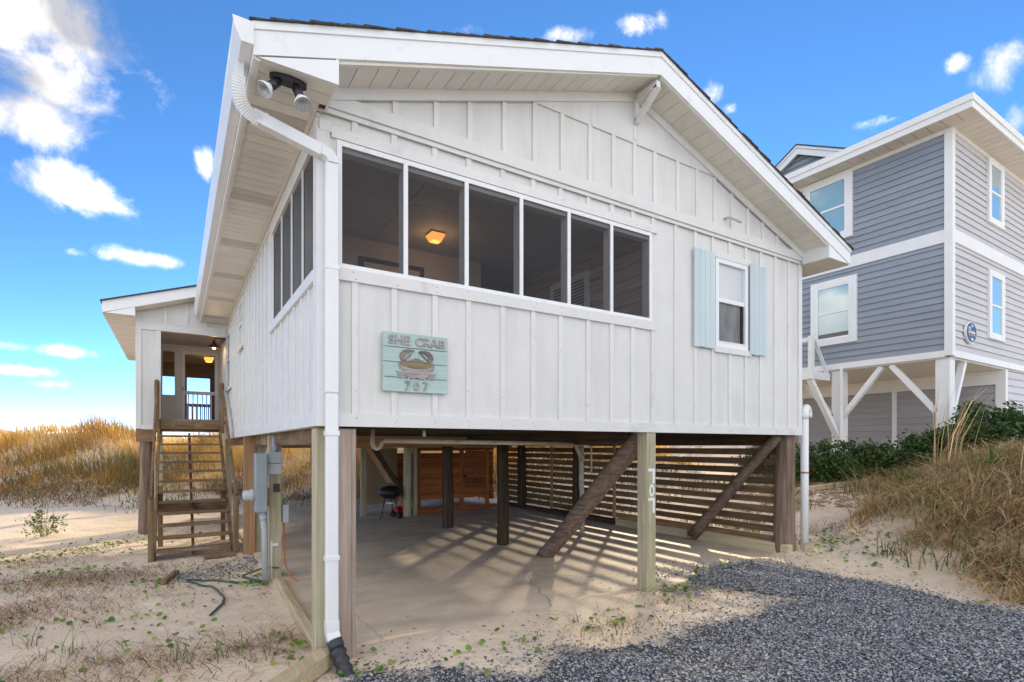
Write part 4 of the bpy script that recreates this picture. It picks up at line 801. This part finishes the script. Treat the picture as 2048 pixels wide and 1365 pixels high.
# underside: soffit, posts with knee braces, enclosure
box('floor_soffit', NX+.02, NXB, NY+.02, NYB, Z0-.06, Z0-.021, NS, NB)
def npost(x, y, w_=.30): return box('post', x-w_/2, x+w_/2, y-w_/2, y+w_/2, float(zg(x,y))-.2, Z0-.061, NBW, NB, .01)
npost(14.92, .74); npost(14.92, 3.2); npost(14.92, 6.2)
for y, d in ((.74,1),(3.2,-1),(3.2,1),(6.2,-1)): beam('knee_brace', (14.84, y+d*.14, 2.75), (14.84, y+d*1.12, Z0-.07), .12, .14, NBW, NB, up=(1,0,0))
beam('knee_brace', (15.06,.66,2.75), (15.75,.66,Z0-.07), .12, .14, NBW, NB, up=(0,1,0))
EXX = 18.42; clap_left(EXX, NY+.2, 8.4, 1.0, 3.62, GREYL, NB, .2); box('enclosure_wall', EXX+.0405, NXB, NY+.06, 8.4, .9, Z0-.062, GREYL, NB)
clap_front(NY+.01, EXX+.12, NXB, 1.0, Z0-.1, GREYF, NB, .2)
box('enclosure_corner', EXX-.05, EXX+.12, NY-.02, NY+.2, .9, Z0-.063, NBW, NB); box('enclosure_beam', EXX-.05, EXX+.04, NY+.2005, 8.4, 3.63, Z0-.063, NBW, NB); box('enclosure_post', EXX-.05, EXX+.04, 3.2, 3.33, .9, 3.63, NBW, NB); box('enclosure_post', EXX-.05, EXX+.04, 6.2, 6.33, .9, 3.63, NBW, NB)
# entry landing on the near side
LD = box('landing', 13.80, 14.70, 3.35, 4.9, 3.76, 3.97, NBW, NB)
box('landing_rail_post', 13.80, 13.92, 3.36, 3.48, 3.971, 4.95, NBW, LD); box('landing_rail', 13.82, 13.90, 3.49, 4.9, 4.80, 4.92, NBW, LD); box('landing_rail_post', 13.80, 13.92, 4.6, 4.72, 3.971, 4.95, NBW, LD)
beam('rail_brace', (13.98,3.40,4.85), (14.62,3.40,3.98), .06, .08, NBW, LD, up=(0,1,0)); beam('landing_brace', (13.86,3.45,3.75), (14.85,3.1,1.9), .12, .14, NBW, LD, up=(0,1,0))
beam('landing_brace', (13.86,4.8,3.75), (14.85,6.1,2.2), .10, .12, NBW, LD, up=(1,0,0))
beam('stair_stringer', (14.0,4.9,3.7), (14.0,9.0,1.2), .05, .28, NBW, LD); beam('stair_stringer', (14.6,4.9,3.7), (14.6,9.0,1.2), .05, .28, NBW, LD)
for k in range(12): box('stair_tread', 14.03, 14.57, 5.0+k*.33, 5.28+k*.33, 3.5-k*.2, 3.54-k*.2, NBW, LD)
box('downspout', NX-.1, NX-.037, 3.0, 3.06, 1.2, Z0, GUT, NB)
# oval plaque
OS = thing('oval_house_sign', 'dark blue oval plaque with white lettering on the grey house, near its corner', 'sign', (15.74,NY-.04,4.72))
NAVY = mat('navy_sign_paint', (.022,.045,.115), (.03,.055,.135), 5, .4)
el2 = lambda a, c, n=36: [(15.74+a*math.cos(2*math.pi*k/n), 4.73+c*math.sin(2*math.pi*k/n)) for k in range(n)]
prism('rim', el2(.325,.27), 'y', NY-.09, NY-.036, NBW, OS); prism('face', el2(.295,.242), 'y', NY-.098, NY-.0905, NAVY, OS)
YO = NY-.0985
def osg(s, xc, zc, size): text_mesh('lettering', s, size, .003, FASC, lambda u, v, t_: (xc+u, YO-.003-t_, zc+v), OS, cut=.003)
osg('D', 15.60, 4.70, .22); osg('unes', 15.81, 4.70, .125); osg('The', 15.74, 4.865, .075); osg('709', 15.74, 4.52, .10)
tube('wave', [(15.52+.02*k, YO-.004, 4.655+.012*math.sin(k*.8)) for k in range(23)], .007, FASC, OS, 6); tube('wave', [(15.72+.02*k, YO-.004, 4.672+.015*math.sin(k*.8+1)) for k in range(12)], .008, ORNG, OS, 6)
# ================================================================== stones
def stones(name, P, size, m, label, cat, flat=.42):
    n = len(P); base = np.array([(1,0,0),(0,1,0),(-1,0,0),(0,-1,0),(0,0,1),(0,0,-1)], float); tri = np.array([(0,1,4),(1,2,4),(2,3,4),(3,0,4),(1,0,5),(2,1,5),(3,2,5),(0,3,5)])
    L = base[None]*np.array([1,1,flat])*(1+.35*rng.normal(size=(n,6,1)).clip(-1.5,1.5)); L[:,:,0] += rng.normal(0,.25,(n,6)); L[:,:,1] += rng.normal(0,.25,(n,6)); L[:,:,2] += rng.normal(0,.15,(n,6))
    L *= (size*rng.uniform(.6,1.4,n))[:,None,None]*np.stack([rng.uniform(.7,1.35,n),np.ones(n),rng.uniform(.6,1.2,n)],1)[:,None,:]
    a = rng.uniform(0,2*np.pi,n); ti = rng.normal(0,.45,n)
    x, y, z = L[...,0], L[...,1], L[...,2]; c, s = np.cos(ti)[:,None], np.sin(ti)[:,None]; x, z = x*c-z*s, x*s+z*c; c, s = np.cos(a)[:,None], np.sin(a)[:,None]; x, y = x*c-y*s, x*s+y*c
    V = np.stack([x,y,z],2)+P[:,None,:]; T = tri[None]+np.arange(n)[:,None,None]*6
    o = link(name, arr_mesh(name, V.reshape(-1,3), T.reshape(-1,3), np.repeat(rng.random(n),6)), m); o['kind'] = 'stuff'; o['label'] = label; o['category'] = cat; return o
def segdist(x, y, P):
    d = np.full(x.shape, 1e9)
    for k in range(len(P)):
        ax, ay = P[k-1]; bx, by = P[k]; dx, dy = bx-ax, by-ay; t = np.clip(((x-ax)*dx+(y-ay)*dy)/(dx*dx+dy*dy+1e-9), 0, 1); d = np.minimum(d, np.hypot(x-ax-t*dx, y-ay-t*dy))
    return d
def depth(x, y): return (x+1.041)*.5315+(y+4.758)*.847
x = rng.uniform(-.6, 7.2, 240000); y = rng.uniform(-3.9, 1.0, 240000); wb = .2*vn(x,y,2.5,7)+.1*vn(x,y,8,8)
ins = inpoly(x+wb, y+wb, GRAV); dd = segdist(x+wb, y+wb, GRAV); pat = vn(x, y, 1.6, 11)+.5
keep = np.where(ins, rng.random(240000) < np.clip(.35+dd*1.2, 0, 1), (rng.random(240000) < .55*np.exp(-dd/.16)*(pat*1.4)) | (rng.random(240000) < .05*np.exp(-dd/.5)*pat))
keep &= depth(x, y) > 4.0
x, y = x[keep], y[keep]; z = zg(x, y); lay = rng.random(len(x))
P = np.stack([x, y, np.maximum(z, np.where((y > .2) & (x > .1) & (x < 7), slab_z(x)+.006, -9))+.006+np.where(inpoly(x, y, GRAV), lay*.022, 0)], 1)
GRM = mat('slate_gravel', [(.07,.075,.085),(.17,.18,.20),(.28,.295,.32),(.39,.405,.435),(.52,.54,.57),(.60,.53,.44)], rough=.8, attr='rnd', spec=.3)
stones('gravel', P, .0115, GRM, 'blue grey slate gravel spread over the driveway', 'gravel')
n = 1500; cx_ = rng.choice(5, n); C = np.array([(-.75,4.55),(-.45,4.75),(-.15,4.95),(.1,5.3),(-1.0,4.35)]); x = C[cx_,0]+rng.normal(0,.20,n); y = C[cx_,1]+rng.normal(0,.22,n)
k = x < .1+.2*(y > 5); x, y = x[k], y[k]; stones('gravel_patch', np.stack([x,y,zg(x,y)+.005],1), .015, GRM, 'thin patch of dark gravel on the sand at the foot of the staircase', 'gravel')
x = rng.uniform(10.6,14.6,1500); y = rng.uniform(.2,3.8,1500); stones('cobbles', np.stack([x,y,zg(x,y)+.01],1), .055, mat('tan_cobbles', [(.30,.22,.14),(.46,.37,.27),(.55,.45,.34),(.36,.22,.12)], rough=.8, attr='rnd'), 'tan pebbles scattered under the shrubs beside the grey house', 'pebbles')
# ================================================================== blades, leaves
def blades(P, h, ang, lean, wd, curl=1.0, rn=None, droop=None):
    n = len(P); d = np.stack([np.cos(ang), np.sin(ang)],1); s = np.stack([-np.sin(ang+rng.normal(0,.8,n)), np.cos(ang)],1); V = np.zeros((n,7,3)); i = 0
    for k, t in enumerate((0,.38,.72,1.0)):
        r = h*lean*t**(1+curl); zz_ = h*(t-(.55*np.minimum(lean,1.6)*.55*curl if droop is None else droop)*t**2.2); c = np.stack([P[:,0]+d[:,0]*r, P[:,1]+d[:,1]*r, P[:,2]+zz_],1); w_ = wd*(1,.85,.55,0)[k]
        if k < 3:
            V[:,i,:] = c; V[:,i,:2] += s*w_[:,None]/2; V[:,i+1,:] = c; V[:,i+1,:2] -= s*w_[:,None]/2; i += 2
        else: V[:,i,:] = c
    T = np.array([(0,1,3),(0,3,2),(2,3,5),(2,5,4),(4,5,6)])[None]+np.arange(n)[:,None,None]*7
    return V.reshape(-1,3), T.reshape(-1,3), np.repeat(rng.random(n) if rn is None else rn, 7)
def stuff(name, VTA, m, label, cat):
    o = link(name, arr_mesh(name, *VTA), m); o['kind'] = 'stuff'; o['label'] = label; o['category'] = cat; return o
def join(*L):
    V, T, A, k = [], [], [], 0
    for v, t, a in L: V.append(v); T.append(t+k); A.append(a); k += len(v)
    return np.concatenate(V), np.concatenate(T), np.concatenate(A)
def leafmat(name, cols, tl=.25):
    m = mat(name, cols, rough=.65, attr='rnd', spec=.2); b = m.node_tree.nodes['Principled BSDF']; o = m.node_tree.nodes['Material Output']
    tr = m.node_tree.nodes.new('ShaderNodeBsdfTranslucent'); ms = m.node_tree.nodes.new('ShaderNodeMixShader'); ms.inputs[0].default_value = tl
    m.node_tree.links.new(b.inputs['Base Color'].links[0].from_socket, tr.inputs[0]); m.node_tree.links.new(b.outputs[0], ms.inputs[1]); m.node_tree.links.new(tr.outputs[0], ms.inputs[2]); m.node_tree.links.new(ms.outputs[0], o.inputs[0]); return m
GOLD = leafmat('golden_dune_grass', [(.28,.24,.07),(.42,.26,.09),(.60,.35,.09),(.76,.46,.11),(.88,.64,.20),(.92,.74,.34)], .5)
DRY = leafmat('dry_grass', [(.12,.06,.03),(.30,.16,.08),(.52,.33,.17),(.70,.50,.27),(.84,.67,.42),(.40,.42,.15)], .25)
TWIG = leafmat('dead_twigs', [(.09,.045,.025),(.22,.12,.065),(.36,.22,.12),(.50,.36,.21)], .05)
LEAF = leafmat('pennywort_leaf', [(.06,.15,.03),(.11,.24,.04),(.20,.34,.06),(.42,.42,.09)], .3)
SHRB = leafmat('dark_shrub_leaf', [(.02,.045,.014),(.035,.085,.022),(.065,.13,.035),(.12,.18,.055),(.22,.20,.08)], .2)
GRN = leafmat('green_grass_blade', [(.07,.13,.03),(.13,.20,.05),(.22,.27,.09),(.33,.30,.13)], .3)
# dune grass
n = 125000; x = rng.uniform(-42, 16, n); d = np.abs(rng.gamma(2.6, 2.5, n))-2.2; y = 17-.62*np.clip(x,-30,14)+d
cl = vn(x,y,.35,21)+.5*vn(x,y,1.1,22)+.42; k = (rng.random(n) < np.clip(cl*1.9,.10,1)) & (rng.random(n) < ss(-2.2,1.5,d)+.0); x, y, d = x[k], y[k], d[k]; n = len(x)
h = rng.uniform(.4,1.0,n)*np.clip(.5+d*.12,.45,1.05)*(.85+1.1*vn(x,y,.8,24))
A = blades(np.stack([x,y,zg(x,y)-.03],1), h, rng.normal(3.6,1.3,n), np.abs(rng.normal(.5,.35,n)), rng.uniform(.014,.032,n), .8, np.clip(.52+1.0*vn(x,y,.6,25)+.8*vn(x,y,1.8,26)+rng.normal(0,.16,n)+.05*np.minimum(d-4,4),0,1))
stuff('dune_grass', A, GOLD, 'tall golden grass covering the dune behind the house', 'dune grass')
n = 26000; x = rng.uniform(-30,10,n); d = rng.normal(.6,1.7,n); y = 17-.62*np.clip(x,-30,14)+d; k = (vn(x,y,.5,31) > -.12); x, y = x[k], y[k]; n = len(x)
stuff('dune_brush', blades(np.stack([x,y,zg(x,y)-.02],1), rng.uniform(.12,.42,n), rng.uniform(0,6.3,n), rng.uniform(.5,2.2,n), rng.uniform(.012,.03,n)), TWIG, 'low brown dead brush at the foot of the dune', 'brush')
n = 2500; x = rng.uniform(-20,8,n); y = 17-.62*np.clip(x,-30,14)+rng.normal(.3,1.3,n); k = (vn(x,y,.6,33) > .05); x, y = x[k], y[k]; n = len(x)
stuff('dune_green', blades(np.stack([x,y,zg(x,y)-.02],1), rng.uniform(.08,.3,n), rng.uniform(0,6.3,n), rng.uniform(.2,1.3,n), rng.uniform(.03,.06,n)), GRN, 'green weeds along the foot of the dune', 'weeds')
# dry tangle on the bank at the right
n = 60000; x = rng.uniform(6.6,13,n); y = rng.uniform(-4.8,1.6,n)
BANK = [(6.9,-2.8),(7.3,-1.75),(8.4,-.75),(10.0,.15),(12.4,1.3),(14,.4),(14,-6),(6.6,-6)]; wb = .9*vn(x,y,1.1,41)+.4*vn(x,y,3.5,44)
k = inpoly(x+wb, y-wb, BANK) & (rng.random(n) < np.clip(.25+1.3*segdist(x+wb,y-wb,BANK[:5]+BANK[:5][::-1]),0,1)*np.clip(.65+1.4*(vn(x,y,1.7,43)+.25),.25,1)); x, y = x[k], y[k]; n = len(x); z = zg(x,y)
A = blades(np.stack([x,y,z-.02],1), np.where(rng.random(n) < .45, rng.uniform(.12,.3,n), rng.uniform(.35,.85,n)), rng.normal(3.9,1.6,n), rng.uniform(.5,1.6,n), rng.uniform(.008,.019,n), .6, np.clip(rng.normal(.60,.25,n)+.5*vn(x,y,2.2,46),0,1), rng.uniform(.4,1.0,n))
stuff('dry_grass', A, DRY, 'tangled dry grass on the sandy bank at the right', 'dry grass')
n = 2600; x = rng.uniform(7.4,12,n); y = rng.uniform(-4,2,n); k = vn(x,y,1.4,45) > .12; x, y = x[k], y[k]; n = len(x)
stuff('bank_green', blades(np.stack([x,y,zg(x,y)],1), rng.uniform(.2,.55,n), rng.uniform(0,6.3,n), rng.uniform(.2,1.0,n), rng.uniform(.012,.022,n)), GRN, 'green blades growing through the dry grass on the bank', 'grass')
# dead litter lying on the sand
n = 28000; x = np.concatenate([rng.uniform(-7,.05,20000), rng.uniform(7.3,12,8000)]); y = np.concatenate([rng.uniform(-2,11,20000), rng.uniform(-3,6,8000)])
cl = vn(x,y,.9,51)+.6*vn(x,y,2.5,52); k = rng.random(n) < np.clip(.10+cl*1.5,.02,.95); x, y = x[k], y[k]; n = len(x)
stuff('dead_litter', blades(np.stack([x,y,zg(x,y)+.003],1), rng.uniform(.01,.05,n), rng.uniform(0,6.3,n), rng.uniform(1.5,4.5,n), rng.uniform(.003,.010,n), .5), TWIG, 'brown dead stems and leaves strewn over the sand', 'plant litter')
xx, yy = [], []
for cx_, cy_, sx_, nn in ((-2.1,4.9,.6,1900),(-2.7,3.4,.7,1900),(-3.6,3.0,.7,900),(-1.2,.7,.6,800),(-2.0,1.1,.5,700),(-.35,.75,.3,300),(-3.2,6.9,.8,900),(-4.2,5.2,.8,900),(8.9,-.2,.6,900),(8.3,.9,.6,500),(-1.6,.0,.5,300),(2.6,-.75,.45,260),(3.9,-.45,.4,160),(4.9,-.6,.3,120)):
    xx.append(rng.normal(cx_,sx_,nn)); yy.append(rng.normal(cy_,sx_*.6,nn))
x, y = np.concatenate(xx), np.concatenate(yy); n = len(x)
stuff('dead_vines', blades(np.stack([x,y,zg(x,y)+.002],1), rng.uniform(.03,.13,n), rng.uniform(0,6.3,n), rng.uniform(.8,3.0,n), rng.uniform(.003,.009,n), .7), TWIG, 'matted brown dead vines in patches on the sand', 'dead vines')
# pennywort
def discs(P, r, k=7):
    n = len(P); a = np.linspace(0,2*np.pi,k,endpoint=False); nrm = np.stack([rng.normal(0,.35,n), rng.normal(-.2,.35,n), np.ones(n)],1); nrm /= np.linalg.norm(nrm,axis=1)[:,None]
    u = np.cross(nrm, [0,1,0]); u /= np.linalg.norm(u,axis=1)[:,None]; v = np.cross(nrm,u); rr = r[:,None]*rng.uniform(.8,1.15,(n,k))
    V = np.concatenate([(P-nrm*r[:,None]*.2)[:,None,:], P[:,None,:]+u[:,None,:]*(np.cos(a)*rr)[...,None]+v[:,None,:]*(np.sin(a)*rr)[...,None]],1)
    T = np.array([(0,1+j,1+(j+1)%k) for j in range(k)])[None]+np.arange(n)[:,None,None]*(k+1); return V.reshape(-1,3), T.reshape(-1,3), np.repeat(rng.random(n),k+1)
xx, yy = [], []
for cx_, cy_, sx_, nn in ((-3.4,7.2,.7,170),(-4.4,6.2,.6,120),(-2.4,7.6,.5,110),(-2.2,5.6,.4,80),(-3.2,4.6,.5,90),(-2.9,2.9,.4,50),(-1.3,4.2,.35,40),(-1.6,2.4,.6,45),(-1.0,.9,.8,70),(-.15,.45,.18,30),(-1.6,8.5,.7,110),(-.1,3.45,.22,40),(.0,4.0,.3,30),(7.75,-.25,.3,90),(8.5,.3,.5,80),(8.6,-.7,.5,70),(7.6,-.9,.35,30),(8.2,-1.4,.4,30),(7.7,-1.2,.4,26),(1.3,-.6,.4,26),(2.7,-.6,.4,30),(4.3,-.15,.25,40),(5.0,.12,.3,40),(7.2,-2.2,.3,20),(.32,-.35,.12,12)):
    xx.append(rng.normal(cx_,sx_,nn)); yy.append(rng.normal(cy_,sx_*.6,nn))
x, y = np.concatenate(xx), np.concatenate(yy); k = ~((x > .1) & (x < 7.1) & (y > .3)); x, y = x[k], y[k]; n = len(x)
stuff('pennywort', discs(np.stack([x,y,zg(x,y)+rng.uniform(.012,.055,n)],1), rng.uniform(.013,.034,n)), LEAF, 'small round green leaves creeping over the sand', 'ground cover')
# ================================================================== plants as things
def tuft(x, y, n, h, m, label, cat='grass tuft', group='grass tufts on the sand', wd=.008, spread=.06, lean=(.1,.9), ang=None, name='grass_tuft'):
    z = float(zg(x,y)); P = np.stack([rng.normal(0,spread,n), rng.normal(0,spread,n), np.full(n,-.01)],1)
    A = blades(P, rng.uniform(.45,1,n)*h, rng.uniform(0,6.3,n) if ang is None else rng.normal(ang,.5,n), rng.uniform(*lean,n), rng.uniform(.6,1.2,n)*wd)
    o = link(name, arr_mesh(name, *A), m, None, (x,y,z)); return tag(o, label, cat, group)
T_ = [(-2.22,1.95,14,.34,GRN,'pale grass tuft in the lower left corner of the sand'),(-1.85,1.45,12,.30,GRN,'thin grey green grass tuft near the bottom edge, left of centre of the sand'),(-1.0,.72,14,.36,GRN,'thin pale grass tuft in the foreground sand, between the hose end and the bottom edge'),
 (-.62,.55,10,.40,GRN,'single bent grass sprout nearest the pale timber'),(-.28,.9,8,.22,DRY,'small dry tuft in front of the edging timber'),(4.32,-.12,26,.12,GRN,'small bright green weed beside the tip of the gravel'),(3.85,-.42,26,.09,GRN,'low green weed below the numbered front post'),(2.75,-.72,30,.10,GRN,'low green weed at the gravel edge, middle of the driveway'),
 (8.0,-1.15,18,.3,GRN,'green tuft at the front foot of the dry bank'),(8.25,.75,22,.35,GRN,'green tuft on the sand right of the white riser pipe'),(7.15,-2.35,14,.22,GRN,'small sprout in the sand near the right edge, by the gravel')]
for t in T_: tuft(*t)
tuft(11.2,-.55,46,2.3,DRY,'tall plume of dry yellow grass in front of the grey house corner','tall grass','tall grass by the grey house',.014,.12,(.15,.75),-.45,'tall_grass')
tuft(10.3,.35,26,1.2,DRY,'shorter dry grass clump left of the tall plume','tall grass','tall grass by the grey house',.013,.12,(.1,.8),2.6,'tall_grass')
tuft(9.3,-1.6,22,1.0,DRY,'dry stalks rising from the middle of the bank at the right','tall grass','tall grass by the grey house',.010,.2,(.1,.9),None,'tall_grass')
tuft(10.2,-2.2,22,1.1,DRY,'dry stalks on the bank at the right picture edge','tall grass','tall grass by the grey house',.010,.2,(.1,.9),None,'tall_grass')
tuft(10.6,-.1,70,.75,GRN,'spiky green clump below the shrubs on the bank','grass clump','grass clumps on the bank',.03,.08,(.2,1.0),None,'grass_clump')
tuft(10.9,-1.3,60,.7,GRN,'spiky green clump behind the dry bank near the right edge','grass clump','grass clumps on the bank',.03,.1,(.2,1.0),None,'grass_clump')
def shrub(x, y, rx, rz, label, n=6500, m=SHRB, cat='shrub', group='shrubs beside the grey house', name='shrub', ls=.05):
    z = float(zg(x,y)); o = thing(name, label, cat, (x,y,z), group)
    for k in range(7):
        a = rng.uniform(0,6.3); r = rx*rng.uniform(.2,.75); e = Vector((x+r*math.cos(a), y+r*math.sin(a), z+rz*rng.uniform(.6,1.0)))
        tube('branch', [(x+.05*math.cos(a),y+.05*math.sin(a),z-.05),(x+r*.5*math.cos(a),y+r*.5*math.sin(a),z+rz*.4),e], [.02*min(1,rx*1.3)*.6,.014*min(1,rx*1.3)*.6,.004], W_lg('z'), o, 6)
    nc = 26; ca = rng.uniform(0,6.3,nc); cr = rx*np.sqrt(rng.uniform(.05,1,nc)); cz_ = rz*rng.uniform(.12,.95,nc)*np.sqrt(np.clip(1-(cr/rx)**2*.75,.05,1)); ci = rng.integers(0,nc,n)
    P = np.stack([cr[ci]*np.cos(ca[ci]), cr[ci]*np.sin(ca[ci]), cz_[ci]],1)+rng.normal(0,1,(n,3))*np.array([.16,.16,.12])*rx; P[:,2] = np.abs(P[:,2])+.02
    nv = rng.normal(0,1,(n,3)); nv[:,2] = np.abs(nv[:,2])+.3; nv /= np.linalg.norm(nv,axis=1)[:,None]; u = np.cross(nv, rng.normal(0,1,(n,3))); u /= np.linalg.norm(u,axis=1)[:,None]; v = np.cross(nv,u); s = (rng.uniform(.6,1.3,n)*ls)[:,None]
    V = np.stack([P-u*s, P+v*s*.5+nv*s*.12, P+u*s, P-v*s*.5+nv*s*.12],1); T = np.array([(0,1,2),(0,2,3)])[None]+np.arange(n)[:,None,None]*4
    A = np.clip(np.repeat(rng.random(n)*.8+.2*rng.random(nc)[ci],4),0,1)
    me = arr_mesh('foliage', V.reshape(-1,3), T.reshape(-1,3), A); link('foliage', me, m, o); return o
n = 5000; x = rng.uniform(7.6,13,n); y = rng.uniform(2.2,11,n); k = vn(x,y,.8,61) > -.05; x, y = x[k], y[k]; n = len(x)
stuff('side_yard_weeds', blades(np.stack([x,y,zg(x,y)],1), rng.uniform(.06,.35,n), rng.uniform(0,6.3,n), rng.uniform(.3,1.8,n), rng.uniform(.012,.03,n)), GRN, 'green weeds and grass in the side yard behind the slat screen', 'weeds')
shrub(12.75,2.75,.8,.92,'dark green shrub nearest the white riser pipe'); shrub(12.95,1.75,.72,.95,'dark green shrub below the lower aqua window of the grey house'); shrub(13.15,.95,.65,.8,'dark green shrub midway between the two front white posts of the grey house')
shrub(13.75,.35,.75,1.05,'dark green shrub in front of the corner post of the grey house'); shrub(14.5,-.3,.85,1.2,'tallest dark shrub, right of the corner post of the grey house',8000); shrub(13.3,4.2,.9,1.0,'dark green shrub behind the slat screen, farthest back')
shrub(-3.35,9.85,.33,.62,'small leggy weed bush standing alone on the sand left of the staircase',420,GRN,'weed','single weeds on the sand','weed_bush',.035)
